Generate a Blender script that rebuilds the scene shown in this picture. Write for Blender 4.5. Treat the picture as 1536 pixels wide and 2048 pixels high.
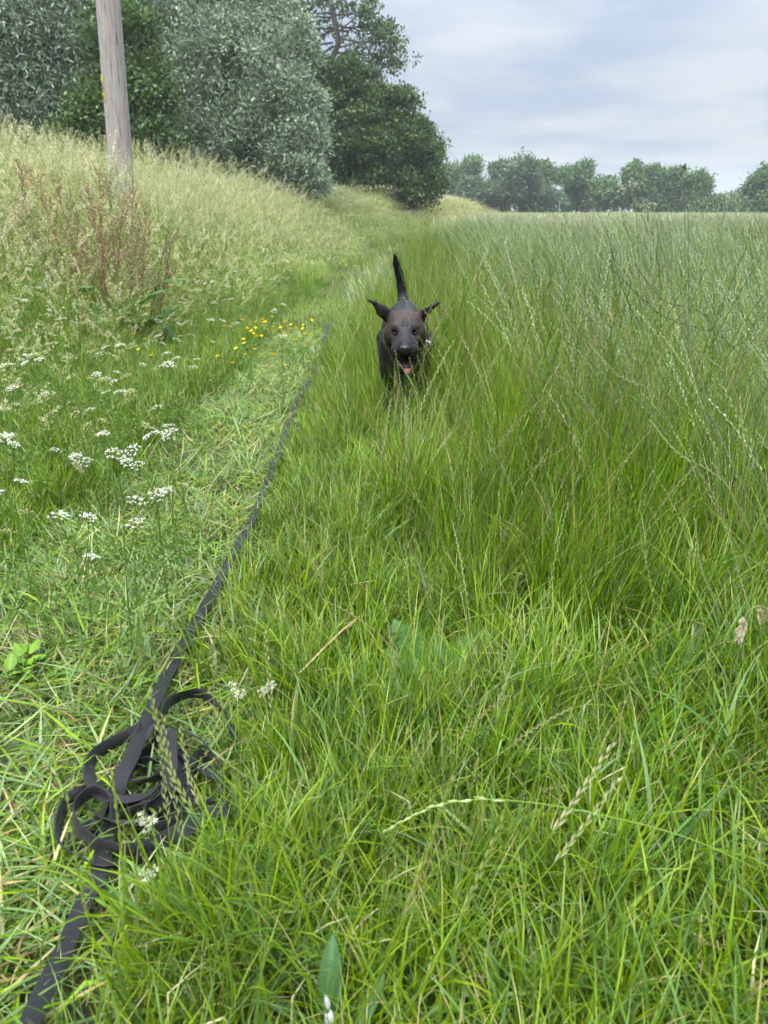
import bpy, math, random
import numpy as np
from mathutils import Vector, Matrix
R = math.radians
rng = np.random.default_rng(7)
random.seed(7)
S = bpy.context.scene
for o in list(bpy.data.objects): bpy.data.objects.remove(o)
COL = S.collection

# ------------------------------------------------------------------ camera
PITCH = R(22.4)
cd = bpy.data.cameras.new('camera'); cam = bpy.data.objects.new('camera', cd); COL.objects.link(cam)
cam.location = (0, 0, 1.0); cam.rotation_euler = (R(90) - PITCH, 0, 0)
cd.sensor_fit = 'VERTICAL'; cd.sensor_height = 34.6; cd.lens = 34.6 * 1462 / 2048
cd.clip_start = .02; cd.clip_end = 5000
cd.dof.use_dof = True; cd.dof.focus_distance = 2.1; cd.dof.aperture_fstop = 6.5
S.camera = cam

# ------------------------------------------------------------------ sky and light
SUN_EL, SUN_AZ = R(58), R(200)
w = bpy.data.worlds.new('World'); S.world = w; w.use_nodes = True
nt = w.node_tree; nt.nodes.clear(); N = nt.nodes; L = nt.links
def nd(tree, typ, **kw):
    n = tree.nodes.new(typ)
    for k, v in kw.items(): setattr(n, k, v)
    return n
out = nd(nt, 'ShaderNodeOutputWorld'); bg = nd(nt, 'ShaderNodeBackground'); bg.inputs[1].default_value = .1
sky = nd(nt, 'ShaderNodeTexSky', sky_type='NISHITA', sun_disc=False)
sky.sun_elevation = SUN_EL; sky.sun_rotation = SUN_AZ; sky.dust_density = 2
geo = nd(nt, 'ShaderNodeTexCoord'); sep = nd(nt, 'ShaderNodeSeparateXYZ'); L.new(geo.outputs['Generated'], sep.inputs[0])
mx = nd(nt, 'ShaderNodeMath', operation='MAXIMUM'); L.new(sep.outputs[2], mx.inputs[0]); mx.inputs[1].default_value = 0
zp = nd(nt, 'ShaderNodeMath', operation='ADD'); L.new(mx.outputs[0], zp.inputs[0]); zp.inputs[1].default_value = .075
dx = nd(nt, 'ShaderNodeMath', operation='DIVIDE'); L.new(sep.outputs[0], dx.inputs[0]); L.new(zp.outputs[0], dx.inputs[1])
dy = nd(nt, 'ShaderNodeMath', operation='DIVIDE'); L.new(sep.outputs[1], dy.inputs[0]); L.new(zp.outputs[0], dy.inputs[1])
cb = nd(nt, 'ShaderNodeCombineXYZ'); L.new(dx.outputs[0], cb.inputs[0]); L.new(dy.outputs[0], cb.inputs[1])
no = nd(nt, 'ShaderNodeTexNoise'); L.new(cb.outputs[0], no.inputs['Vector'])
no.inputs['Scale'].default_value = .75; no.inputs['Detail'].default_value = 5; no.inputs['Roughness'].default_value = .5
cr = nd(nt, 'ShaderNodeValToRGB'); L.new(no.outputs[0], cr.inputs[0])
cr.color_ramp.elements[0].position = .42; cr.color_ramp.elements[0].color = (.64, .74, .92, 1)
cr.color_ramp.elements[1].position = .60; cr.color_ramp.elements[1].color = (.98, 1.02, 1.08, 1)
# overcast luminance rising towards the zenith
mr = nd(nt, 'ShaderNodeMapRange'); L.new(sep.outputs[2], mr.inputs[0])
pw = nd(nt, 'ShaderNodeMath', operation='POWER'); L.new(mx.outputs[0], pw.inputs[0]); pw.inputs[1].default_value = 2.2; L.new(pw.outputs[0], mr.inputs[0])
mr.inputs[1].default_value = 0; mr.inputs[2].default_value = 1; mr.inputs[3].default_value = 2.7; mr.inputs[4].default_value = 29
vs = nd(nt, 'ShaderNodeVectorMath', operation='SCALE'); L.new(cr.outputs[0], vs.inputs[0]); L.new(mr.outputs[0], vs.inputs['Scale'])
mix = nd(nt, 'ShaderNodeMix', data_type='RGBA'); mix.inputs[0].default_value = .9
L.new(sky.outputs[0], mix.inputs[6]); L.new(vs.outputs[0], mix.inputs[7]); L.new(mix.outputs[2], bg.inputs[0]); L.new(bg.outputs[0], out.inputs[0])
sd = bpy.data.lights.new('sun', 'SUN'); sd.energy = 1.4; sd.angle = R(14); sd.color = (1, .95, .86)
so = bpy.data.objects.new('sun', sd); COL.objects.link(so)
dirv = Vector((math.sin(SUN_AZ) * math.cos(SUN_EL), math.cos(SUN_AZ) * math.cos(SUN_EL), math.sin(SUN_EL)))
so.rotation_euler = dirv.to_track_quat('Z', 'Y').to_euler()
S.view_settings.view_transform = 'Standard'; S.view_settings.look = 'None'; S.view_settings.gamma = 1
S.view_settings.exposure = 1.22
cy = S.cycles
S.render.engine = 'CYCLES'
cy.max_bounces = 4; cy.diffuse_bounces = 2; cy.glossy_bounces = 2; cy.transmission_bounces = 4; cy.transparent_max_bounces = 6
cy.use_denoising = True; cy.denoiser = 'OPENIMAGEDENOISE'; cy.denoising_input_passes = 'RGB_ALBEDO_NORMAL'; cy.use_adaptive_sampling = True; cy.adaptive_threshold = .035
cy.sample_clamp_indirect = 4

# ------------------------------------------------------------------ helpers
def G(u, v, z):
    "the point of height z seen at that place of the photograph (dev aid: gives real positions)"
    a = (u - 768) / 1462; b = (1024 - v) / 1462
    y = math.cos(PITCH) + b * math.sin(PITCH); zz = b * math.cos(PITCH) - math.sin(PITCH)
    t = (1 - z) / -zz
    return a * t, y * t
def D(u, v, y0):
    a = (u - 768) / 1462; b = (1024 - v) / 1462
    y = math.cos(PITCH) + b * math.sin(PITCH); zz = b * math.cos(PITCH) - math.sin(PITCH)
    return a * y0 / y, 1 + zz * y0 / y
def sst(t):
    t = np.clip(t, 0, 1); return t * t * (3 - 2 * t)
def vnoise(x, y, s=1.0, seed=0):
    x = np.asarray(x, float) * s; y = np.asarray(y, float) * s
    xi = np.floor(x).astype(int); yi = np.floor(y).astype(int); fx = sst(x - xi); fy = sst(y - yi)
    def h(i, j):
        n = np.sin((i * 127.1 + j * 311.7 + seed * 74.7)) * 43758.5453
        return n - np.floor(n)
    return (h(xi, yi) * (1 - fx) + h(xi + 1, yi) * fx) * (1 - fy) + (h(xi, yi + 1) * (1 - fx) + h(xi + 1, yi + 1) * fx) * fy
def foot(y): return np.interp(y, [0, 5, 10, 17, 30, 120, 400], [-1.4, -1.35, -1.2, -.7, 1.4, 19.5, 75])
def crest(y): return -9.8 + .2 * np.asarray(y, float)
def track(y): return np.interp(y, [0, 1.2, 2.5, 6, 12, 20, 30, 120], [-.95, -.95, -.74, -.74, -.5, .15, 2.1, 20.3])
def thalf(y): return np.interp(y, [0, 1.2, 2.5, 8, 20], [.5, .5, .28, .28, .45])
def terr(x, y):
    x = np.asarray(x, float); y = np.asarray(y, float)
    f = foot(y); c = crest(y); s = np.clip((f - x) / np.maximum(f - c, .5), 0, 1)
    h = (1.26 + .24 * sst((y - 11) / 14)) * np.where(s < .12, (s / .12) ** 2 * .13, .13 + .87 * np.sin((s - .12) / .88 * math.pi / 2))
    back = sst((c - 3.5 - x) / 8.0); h = h * (1 - back)
    h = h * (1 - sst((y - 150) / 60))
    return h + .03 * (vnoise(x, y, .9, 3) - .5) + .012 * (vnoise(x, y, 4, 5) - .5)

def tagit(o, label=None, cat=None, group=None, kind=None):
    if label: o['label'] = label
    if cat: o['category'] = cat
    if group: o['group'] = group
    if kind: o['kind'] = kind
    return o
def empty(name, loc=(0, 0, 0), rz=0, label=None, cat=None, group=None):
    o = bpy.data.objects.new(name, None); COL.objects.link(o); o.location = loc; o.rotation_euler = (0, 0, rz)
    o.empty_display_size = .05
    return tagit(o, label, cat, group)
def mesh(name, V, F, mat=None, col=None, smooth=False, parent=None, link=True):
    "V (n,3); F list/array of quads (or list of mixed faces)"
    me = bpy.data.meshes.new(name); V = np.asarray(V, np.float32)
    if isinstance(F, np.ndarray):
        nf, k = F.shape
        me.vertices.add(len(V)); me.vertices.foreach_set('co', V.ravel())
        me.loops.add(nf * k); me.loops.foreach_set('vertex_index', F.astype(np.int32).ravel())
        me.polygons.add(nf); me.polygons.foreach_set('loop_start', np.arange(0, nf * k, k, dtype=np.int32))
        me.update(calc_edges=True)
    else:
        me.from_pydata([tuple(map(float, v)) for v in V], [], F); me.update()
    if smooth: me.polygons.foreach_set('use_smooth', np.ones(len(me.polygons), bool))
    if col is not None:
        c = np.ones((len(V), 4), np.float32); c[:, :3] = col
        a = me.color_attributes.new('Col', 'FLOAT_COLOR', 'POINT'); a.data.foreach_set('color', c.ravel())
    if mat: me.materials.append(mat)
    o = bpy.data.objects.new(name, me)
    if link: COL.objects.link(o)
    if parent: o.parent = parent
    return o
class Acc:
    def __init__(s): s.V = []; s.F = []; s.C = []; s.n = 0
    def add(s, V, F, C):
        V = np.asarray(V, np.float32).reshape(-1, 3); F = np.asarray(F, np.int64).reshape(-1, 4)
        C = np.asarray(C, np.float32)
        if C.ndim == 1: C = np.repeat(C[None], len(V), 0)
        s.V.append(V); s.F.append(F + s.n); s.C.append(C); s.n += len(V)
    def obj(s, name, mat, parent=None, link=True, smooth=False):
        return mesh(name, np.concatenate(s.V), np.concatenate(s.F), mat, np.concatenate(s.C), smooth, parent, link)

def blades(acc, n, rad, L, W, lean, bend, cols, seg=4, straw=0.0, flat=False, az=None, base=None, wind=None, tipc=None, tippow=2.0, kink=0.0):
    "n leaf ribbons; L, W, lean, bend are (lo, hi) ranges; cols list of base colours; bases in a disc"
    u = rng.random
    if base is None:
        r = rad * np.sqrt(u(n)); a0 = u(n) * 2 * np.pi
        base = np.stack([r * np.cos(a0), r * np.sin(a0), np.zeros(n)], 1)
    if az is None: az = u(n) * 2 * np.pi
    Ln = L[0] + (L[1] - L[0]) * u(n); Wn = W[0] + (W[1] - W[0]) * u(n)
    l0 = lean[0] + (lean[1] - lean[0]) * u(n); bd = bend[0] + (bend[1] - bend[0]) * u(n)
    tw = (u(n) - .5) * (2.6 if flat else 1.6)
    P = np.zeros((n, seg + 1, 3)); p = base.copy(); P[:, 0] = p
    ds = Ln / seg; wa = az + (u(n) - .5) * .3
    kk = (u(n) < kink) ; kpos = u(n)
    T = []
    for i in range(seg):
        s = (i + .5) / seg
        th = l0 + bd * s ** 1.4 + np.where(kk & (s > kpos), 1.3, 0)
        aa = wa + (s - .5) * tw * .4
        d = np.stack([np.sin(th) * np.cos(aa), np.sin(th) * np.sin(aa), np.cos(th)], 1)
        if wind is not None: d = d + np.array(wind) * s
        d /= np.linalg.norm(d, axis=1, keepdims=True); T.append(d)
        p = p + d * ds[:, None]; P[:, i + 1] = p
    T.append(T[-1])
    T = np.stack(T, 1)
    side = np.stack([-np.sin(wa), np.cos(wa), np.zeros(n)], 1)[:, None, :] + 0 * T
    nrm = np.cross(side, T); ang = (tw[:, None] * np.linspace(-.3, 1, seg + 1)[None])[..., None]
    wd = side * np.cos(ang) + nrm * np.sin(ang)
    s = np.linspace(0, 1, seg + 1); prof = np.minimum(1, .55 + s * 1.6) * (1 - s ** 2.2); prof[-1] = .04
    hw = (Wn[:, None] * prof[None] * .5)[..., None]
    V = np.stack([P - wd * hw, P + wd * hw], 2).reshape(n, (seg + 1) * 2, 3)
    cols = np.asarray(cols, float); ci = (u(n) * len(cols)).astype(int) % len(cols)
    C = cols[ci] * (.78 + .44 * u(n))[:, None]
    dry = u(n) < straw
    st = np.array([[.36, .30, .16], [.45, .40, .25], [.24, .17, .08], [.40, .36, .17]]); C[dry] = st[(u(dry.sum()) * 4).astype(int)]
    C = np.repeat(C[:, None], seg + 1, 1)
    ts = s[None, :, None]
    C = C * (1 + .25 * ts)
    yb = np.array([.30, .33, .14]); C = C * (1 - .12 * (1 - ts) ** 3) + yb * .12 * (1 - ts) ** 3      # paler sheath at the foot of a leaf
    if tipc is not None: C = C * (1 - ts ** tippow) + np.array(tipc) * ts ** tippow
    tp = (u(n) < .12)[:, None, None] * (ts > .8); C = np.where(tp, np.array([.42, .34, .16]), C)
    C = np.repeat(C, 2, 1).reshape(n, (seg + 1) * 2, 3)
    i0 = np.arange(n)[:, None] * (seg + 1) * 2 + np.arange(seg)[None] * 2
    F = np.stack([i0, i0 + 1, i0 + 3, i0 + 2], -1).reshape(-1, 4)
    acc.add(V.reshape(-1, 3), F, C.reshape(-1, 3))
def path(base, az, lean, bend, L, n, wob=.0):
    p = np.array(base, float); P = [p.copy()]
    for i in range(n):
        s = (i + .5) / n; th = lean + bend * s ** 1.6 + wob * math.sin(i * 1.9 + az * 7)
        p = p + np.array([math.sin(th) * math.cos(az), math.sin(th) * math.sin(az), math.cos(th)]) * L / n; P.append(p.copy())
    return np.array(P)
def frames(P):
    T = np.gradient(P, axis=0); T /= np.linalg.norm(T, axis=1, keepdims=True) + 1e-9
    ref = np.array([0.31, .87, .11]); ref = ref / np.linalg.norm(ref)
    A = np.cross(T, ref); A /= np.linalg.norm(A, axis=1, keepdims=True) + 1e-9
    return T, A, np.cross(T, A)
def tube(acc, P, r, col, k=3):
    P = np.asarray(P, float); T, A, B = frames(P); n = len(P); r = np.broadcast_to(r, (n,))
    a = np.arange(k) * 2 * np.pi / k
    V = P[:, None] + r[:, None, None] * (np.cos(a)[None, :, None] * A[:, None] + np.sin(a)[None, :, None] * B[:, None])
    i = np.arange(n - 1)[:, None] * k; j = np.arange(k)[None]
    F = np.stack([i + j, i + (j + 1) % k, i + k + (j + 1) % k, i + k + j], -1).reshape(-1, 4)
    C = np.asarray(col, float)
    if C.ndim == 2: C = np.repeat(C, k, 0)
    acc.add(V.reshape(-1, 3), F, C)
def lens(acc, p, d, l, w_, col, side=None, cross=True):
    "a pointed seed / leaf shape from p along d"
    d = np.asarray(d, float); d = d / (np.linalg.norm(d) + 1e-9)
    s = np.cross(d, side if side is not None else rng.normal(size=3)); s /= np.linalg.norm(s) + 1e-9; t = np.cross(d, s)
    for q in ((s, t) if cross else (s,)):
        acc.add([p, p + d * l * .45 + q * w_ / 2, p + d * l, p + d * l * .45 - q * w_ / 2], [[0, 1, 2, 3]], col)
def spike(acc, P, frac, col, n=14, l=.013, w_=.0035, open_=.30):
    "alternate flat spikelets along the last part of a stem"
    T, A, B = frames(P); a = rng.random() * 6.28; m = len(P) - 1
    ax = math.cos(a) * A + math.sin(a) * B
    for i in range(n):
        s = (1 - frac) + frac * (i + .5) / n; q = s * m; k = min(int(q), m - 1); f = q - k
        p = P[k] * (1 - f) + P[k + 1] * f; sg = 1 if i % 2 else -1; ll = l * (1.15 - .5 * (i / n))
        lens(acc, p, T[k] + ax[k] * sg * (open_ + .15 * rng.random()), ll, w_, np.array(col) * (.85 + .3 * rng.random()), side=ax[k] if False else None)
def plume(acc, P, frac, col, n=70, rad=.012, l=.007, w_=.003, taper=True):
    T, A, B = frames(P); m = len(P) - 1
    for i in range(n):
        t = rng.random(); s = 1 - frac * t; q = min(s * m, m - 1e-3); k = int(q); f = q - k
        p = P[k] * (1 - f) + P[k + 1] * f; a = rng.random() * 6.28
        rr = rad * (.35 + .65 * math.sin(min(1, t * 1.15 + .1) * 3.0)) * (.4 + .6 * rng.random())
        o = math.cos(a) * A[k] + math.sin(a) * B[k]
        lens(acc, p + o * rr, T[k] + o * .6, l * (.7 + .6 * rng.random()), w_, np.array(col) * (.8 + .4 * rng.random()), cross=False)
def tufts(acc, P, col, n=6, span=.22, size=.016):
    "one-sided dense clusters of a cocksfoot head"
    T, A, B = frames(P); m = len(P) - 1; a0 = rng.random() * 6.28
    for c in range(n):
        s = 1 - span * c / n; q = min(s * m, m - 1e-3); k = int(q); p = P[k] * (1 - (q - k)) + P[k + 1] * (q - k)
        o = math.cos(a0 + c * .9) * A[k] + math.sin(a0 + c * .9) * B[k]
        cen = p + o * (.004 + .007 * c * (rng.random() + .2)) * size / .016 + T[k] * .005
        for i in range(26 if c < 5 else 18):
            dd = rng.normal(size=3); dd /= np.linalg.norm(dd); rr = size * (.5 + .12 * c) * .62
            lens(acc, cen + dd * rr * .5 * np.array([1, 1, 1.3]), dd + T[k] * .7, .0085, .0028, np.array(col) * (.75 + .5 * rng.random()), cross=False)

# ------------------------------------------------------------------ materials
def newmat(name):
    m = bpy.data.materials.new(name); m.use_nodes = True; t = m.node_tree; t.nodes.clear()
    o = nd(t, 'ShaderNodeOutputMaterial'); b = nd(t, 'ShaderNodeBsdfPrincipled'); t.links.new(b.outputs[0], o.inputs[0])
    return m, t, b, o
def leafmat(name, trans=.32, rough=.5, spec=.35, vary=.25, patch=True, silver=None, bright=1.0, sat=1.0):
    m, t, b, o = newmat(name); K = t.links.new
    at = nd(t, 'ShaderNodeAttribute', attribute_name='Col')
    oi = nd(t, 'ShaderNodeObjectInfo')
    val = nd(t, 'ShaderNodeMapRange'); K(oi.outputs['Random'], val.inputs[0]); val.inputs[3].default_value = (1 - vary) * bright; val.inputs[4].default_value = (1 + vary) * bright
    hs = nd(t, 'ShaderNodeHueSaturation'); K(at.outputs['Color'], hs.inputs['Color']); hs.inputs['Saturation'].default_value = sat * 1.15
    last = val.outputs[0]
    if patch:
        ge = nd(t, 'ShaderNodeNewGeometry'); n1 = nd(t, 'ShaderNodeTexNoise'); K(ge.outputs['Position'], n1.inputs['Vector'])
        n1.inputs['Scale'].default_value = 1.1; n1.inputs['Detail'].default_value = 3
        r1 = nd(t, 'ShaderNodeMapRange'); K(n1.outputs[0], r1.inputs[0]); r1.inputs[1].default_value = .3; r1.inputs[2].default_value = .7; r1.inputs[3].default_value = .86; r1.inputs[4].default_value = 1.12
        mu = nd(t, 'ShaderNodeMath', operation='MULTIPLY'); K(last, mu.inputs[0]); K(r1.outputs[0], mu.inputs[1]); last = mu.outputs[0]
        n2 = nd(t, 'ShaderNodeTexNoise'); K(ge.outputs['Position'], n2.inputs['Vector']); n2.inputs['Scale'].default_value = .7
        r2 = nd(t, 'ShaderNodeMapRange'); K(n2.outputs[0], r2.inputs[0]); r2.inputs[1].default_value = .3; r2.inputs[2].default_value = .7; r2.inputs[3].default_value = .493; r2.inputs[4].default_value = .506
        K(r2.outputs[0], hs.inputs['Hue'])
    K(last, hs.inputs['Value'])
    colr = hs.outputs[0]
    if silver:
        ge2 = nd(t, 'ShaderNodeNewGeometry'); ms = nd(t, 'ShaderNodeMix', data_type='RGBA'); K(ge2.outputs['Backfacing'], ms.inputs[0]); K(colr, ms.inputs[6]); ms.inputs[7].default_value = (*silver, 1); colr = ms.outputs[2]
    K(colr, b.inputs['Base Color']); b.inputs['Roughness'].default_value = rough; b.inputs['Specular IOR Level'].default_value = spec
    tr = nd(t, 'ShaderNodeBsdfTranslucent'); g = nd(t, 'ShaderNodeMix', data_type='RGBA', blend_type='MULTIPLY'); g.inputs[0].default_value = 1
    K(colr, g.inputs[6]); g.inputs[7].default_value = (1.25, 1.15, .55, 1); K(g.outputs[2], tr.inputs[0])
    mxs = nd(t, 'ShaderNodeMixShader'); mxs.inputs[0].default_value = trans
    K(b.outputs[0], mxs.inputs[1]); K(tr.outputs[0], mxs.inputs[2]); K(mxs.outputs[0], o.inputs[0])
    return m
M_grass = leafmat('grass_blades', trans=.30, rough=.42, spec=.5)
M_field = leafmat('field_grass_blades', trans=.30, rough=.34, spec=.75, sat=.80, bright=1.22)
M_bankg = leafmat('bank_grass_blades', trans=.33, rough=.42, spec=.45, bright=1.2, sat=1.06)
M_seed = leafmat('dry_seed', trans=.08, patch=False, vary=.1, rough=.6, sat=.85)
M_plant = leafmat('plant_green', trans=.25, patch=False, vary=.1)
M_flower = leafmat('flower_petals', trans=.3, patch=False, vary=.05, rough=.6)
M_leaf = leafmat('tree_leaves', trans=.22, rough=.45, vary=0, patch=False)
M_willow = leafmat('willow_leaves', trans=.2, rough=.5, vary=0, patch=False, silver=(.30, .37, .30))

def simple(name, col, rough=.6, spec=.4, noise=None, bump=None, vcol=False):
    m, t, b, o = newmat(name); K = t.links.new
    b.inputs['Roughness'].default_value = rough; b.inputs['Specular IOR Level'].default_value = spec
    b.inputs['Base Color'].default_value = (*col, 1)
    tc = nd(t, 'ShaderNodeTexCoord')
    if vcol:
        at = nd(t, 'ShaderNodeAttribute', attribute_name='Col'); K(at.outputs['Color'], b.inputs['Base Color'])
    if noise:
        sc, amt = noise; n1 = nd(t, 'ShaderNodeTexNoise'); K(tc.outputs['Object'], n1.inputs['Vector']); n1.inputs['Scale'].default_value = sc; n1.inputs['Detail'].default_value = 5
        h = nd(t, 'ShaderNodeHueSaturation'); h.inputs['Color'].default_value = (*col, 1)
        if vcol: K(at.outputs['Color'], h.inputs['Color'])
        r = nd(t, 'ShaderNodeMapRange'); K(n1.outputs[0], r.inputs[0]); r.inputs[1].default_value = .25; r.inputs[2].default_value = .75; r.inputs[3].default_value = 1 - amt; r.inputs[4].default_value = 1 + amt
        K(r.outputs[0], h.inputs['Value']); K(h.outputs[0], b.inputs['Base Color'])
    if bump:
        sc, st = bump; n2 = nd(t, 'ShaderNodeTexNoise'); K(tc.outputs['Object'], n2.inputs['Vector']); n2.inputs['Scale'].default_value = sc; n2.inputs['Detail'].default_value = 4
        bp = nd(t, 'ShaderNodeBump'); bp.inputs['Strength'].default_value = st; bp.inputs['Distance'].default_value = .004; K(n2.outputs[0], bp.inputs['Height']); K(bp.outputs[0], b.inputs['Normal'])
    return m
M_bark = simple('bark', (.10, .085, .07), .9, .2, noise=(4, .4), bump=(20, .8))

# ------------------------------------------------------------------ ground
def axis(a, b, n, p): 
    t = np.linspace(-1, 1, n); return np.sign(t) * np.abs(t) ** p * np.where(t < 0, -a, b)
gx = axis(-500, 500, 241, 3.0); gy = np.concatenate([np.linspace(-12, 30, 190), 30 + np.linspace(0.02, 1, 110) ** 2.4 * 700])
X, Y = np.meshgrid(gx, gy); Z = terr(X, Y) - .005
nx_, ny_ = len(gx), len(gy); ii = np.arange(ny_ - 1)[:, None] * nx_ + np.arange(nx_ - 1)[None]
F = np.stack([ii, ii + 1, ii + nx_ + 1, ii + nx_], -1).reshape(-1, 4)
m, t, b, o_ = newmat('soil_and_litter'); K = t.links.new
ge = nd(t, 'ShaderNodeNewGeometry'); n1 = nd(t, 'ShaderNodeTexNoise'); K(ge.outputs['Position'], n1.inputs['Vector']); n1.inputs['Scale'].default_value = 9; n1.inputs['Detail'].default_value = 8
c1 = nd(t, 'ShaderNodeValToRGB'); K(n1.outputs[0], c1.inputs[0]); e = c1.color_ramp.elements
e[0].position = .3; e[0].color = (.045, .035, .02, 1); e[1].position = .75; e[1].color = (.13, .11, .05, 1); q = e.new(.52); q.color = (.06, .075, .025, 1)
K(c1.outputs[0], b.inputs['Base Color']); b.inputs['Roughness'].default_value = .95
n3 = nd(t, 'ShaderNodeTexNoise'); K(ge.outputs['Position'], n3.inputs['Vector']); n3.inputs['Scale'].default_value = 60; n3.inputs['Detail'].default_value = 6
bp = nd(t, 'ShaderNodeBump'); bp.inputs['Strength'].default_value = .7; bp.inputs['Distance'].default_value = .01; K(n3.outputs[0], bp.inputs['Height']); K(bp.outputs[0], b.inputs['Normal'])
g_ = mesh('ground', np.stack([X, Y, Z], -1).reshape(-1, 3), F, m, smooth=True); tagit(g_, kind='structure')

# ------------------------------------------------------------------ grass prototypes (data only, never linked)
LUSH = [(.105, .175, .020), (.150, .22, .026), (.078, .145, .024), (.17, .245, .040), (.080, .15, .036)]
BLUE = [(.085, .155, .042), (.12, .195, .07), (.068, .13, .036), (.16, .235, .10)]
PALE = [(.19, .27, .11), (.24, .31, .14), (.16, .25, .10), (.28, .32, .17)]
YEL = [(.155, .26, .028), (.20, .30, .04), (.125, .225, .026)]
def build(fn, n, mat=None):
    r = []
    for i in range(n):
        a = Acc(); fn(a, i); r.append(a.obj(fn.__name__, mat or M_grass, link=False))
    return r
def p_lawn(a, i):
    blades(a, 36, .055, (.09, .21), (.0028, .0060), (0, .42), (.1, 1.3), LUSH + LUSH + BLUE[:2], seg=5, straw=.035, kink=.08)
def p_short(a, i):
    blades(a, 30, .06, (.03, .09), (.0022, .0045), (.2, 1.0), (.2, 1.2), LUSH + BLUE, seg=4, straw=.14, kink=.1)
def p_thatch(a, i):
    n = 32; blades(a, n, .10, (.05, .16), (.0024, .0062), (.9, 1.5), (-.3, .9), LUSH + BLUE + PALE + YEL, seg=5, straw=.18, flat=True, kink=.2,
           base=np.stack([rng.normal(0, .06, n), rng.normal(0, .06, n), rng.random(n) * .025 + .004], 1))
def p_tuss(a, i):
    blades(a, 46, .045, (.18, .36), (.0024, .0048), (0, .35), (.2, 1.3), (LUSH + YEL) if i % 2 else (LUSH + BLUE), seg=6, straw=.03, kink=.06)
def p_broad(a, i):
    blades(a, 12, .05, (.15, .32), (.006, .010), (.1, .6), (.5, 1.8), BLUE + LUSH[:2], seg=7, kink=.1)
def p_fine(a, i):
    blades(a, 34, .06, (.28, .52), (.0018, .0036), (0, .28), (.1, .8), YEL + LUSH, seg=5, straw=.03)
    for k in range(5):
        r = .06 * rng.random(); a0 = rng.random() * 6.28
        P = path((r * math.cos(a0), r * math.sin(a0), 0), rng.random() * 6.28, .05 + .2 * rng.random(), .2 + .5 * rng.random(), .42 + .22 * rng.random(), 12)
        c = [(.15, .24, .05), (.22, .27, .10), (.28, .26, .13)][k % 3]
        tube(a, P, .0008, c); spike(a, P, .32, np.array(c) * 1.15, n=13)
def p_rye(a, i):
    "taller, greyer field grass leaning with the wind"
    blades(a, 32, .08, (.35, .70), (.0024, .0046), (0, .3), (.1, .9), BLUE + PALE + PALE + YEL[:1], seg=6, straw=.03, wind=(-.22, .05, 0))
    for k in range(9):
        r = .09 * rng.random(); a0 = rng.random() * 6.28
        P = path((r * math.cos(a0), r * math.sin(a0), 0), math.pi + rng.normal() * .8, .05 + .25 * rng.random(), .2 + .6 * rng.random(), .58 + .36 * rng.random(), 14)
        c = [(.15, .23, .10), (.22, .30, .15), (.26, .31, .17)][k % 3]
        tube(a, P, .0010, c); spike(a, P, .34, np.array(c) * 1.25, n=17, l=.016, w_=.0052)
def p_bank(a, i):
    "bank grass with pale panicles"
    blades(a, 38, .09, (.28, .6), (.0026, .0058), (0, .4), (.2, 1.4), LUSH + LUSH + PALE + YEL, seg=6, straw=.10)
    for k in range(8):
        r = .1 * rng.random(); a0 = rng.random() * 6.28
        P = path((r * math.cos(a0), r * math.sin(a0), 0), rng.random() * 6.28, .03 + .2 * rng.random(), .3 + .9 * rng.random(), .45 + .55 * rng.random(), 14)
        tube(a, P, .0009, (.20, .29, .10)); kk = (k + i) % 4
        if kk == 0: tufts(a, P, (.52, .52, .38), size=.022)
        elif kk == 1: plume(a, P, .16, (.56, .52, .42), n=70, rad=.013, l=.010, w_=.0045)
        elif kk == 2: plume(a, P, .26, (.42, .44, .26), n=60, rad=.028, l=.010, w_=.004)
        else: spike(a, P, .3, (.34, .34, .18), n=14)
def p_weed(a, i):
    "ferny foliage of the umbellifers"
    for k in range(9):
        az = rng.random() * 6.28; P = path((.02 * rng.normal(), .02 * rng.normal(), 0), az, .3 + .6 * rng.random(), .9, .14 + .2 * rng.random(), 10)
        c = np.array([(.11, .20, .045), (.15, .24, .06), (.20, .25, .07)][k % 3]); tube(a, P, .0011, c)
        T, A, B = frames(P)
        for j in range(3, 11):
            for sg in (-1, 1):
                d = A[j] * sg + T[j] * .5; l = .05 * (1.1 - j / 11)
                for q in range(5):
                    pp = P[j] + d * l * q / 5
                    for s2 in (-1, 1): lens(a, pp, d * .6 + T[j] * s2 * .6 + B[j] * rng.normal() * .3, .014 * (1.2 - q / 6), .005, c * (.8 + .4 * rng.random()), cross=False)
def far(n, rad, L, W, cols, tipc, wind, seg=3, heads=0.0, hl=.06, hw=.012, hc=(.42, .38, .26)):
    def p_far(a, i):
        r = rad * np.sqrt(rng.random(n)); a0 = rng.random(n) * 6.28; base = np.stack([r * np.cos(a0), r * np.sin(a0), np.zeros(n)], 1)
        blades(a, n, rad, L, W, (0, .3), (.1, .9), cols, seg=seg, straw=.05, base=base, wind=wind, tipc=tipc)
        for k in range(int(n * heads)):
            b0 = np.array([rng.normal() * rad * .6, rng.normal() * rad * .6, 0]); hgt = L[0] + (L[1] - L[0]) * (.6 + .6 * rng.random())
            P = path(b0, rng.random() * 6.28, .05 + .15 * rng.random(), .3 + .5 * rng.random(), hgt, 4)
            tube(a, P, W[0] * .25, (.24, .28, .14)); d = P[-1] - P[-2]
            lens(a, P[-1] - d / np.linalg.norm(d) * hl * .5, d, hl * (.7 + .6 * rng.random()), hw, np.array(hc) * (.75 + .5 * rng.random()))
    return p_far

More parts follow.
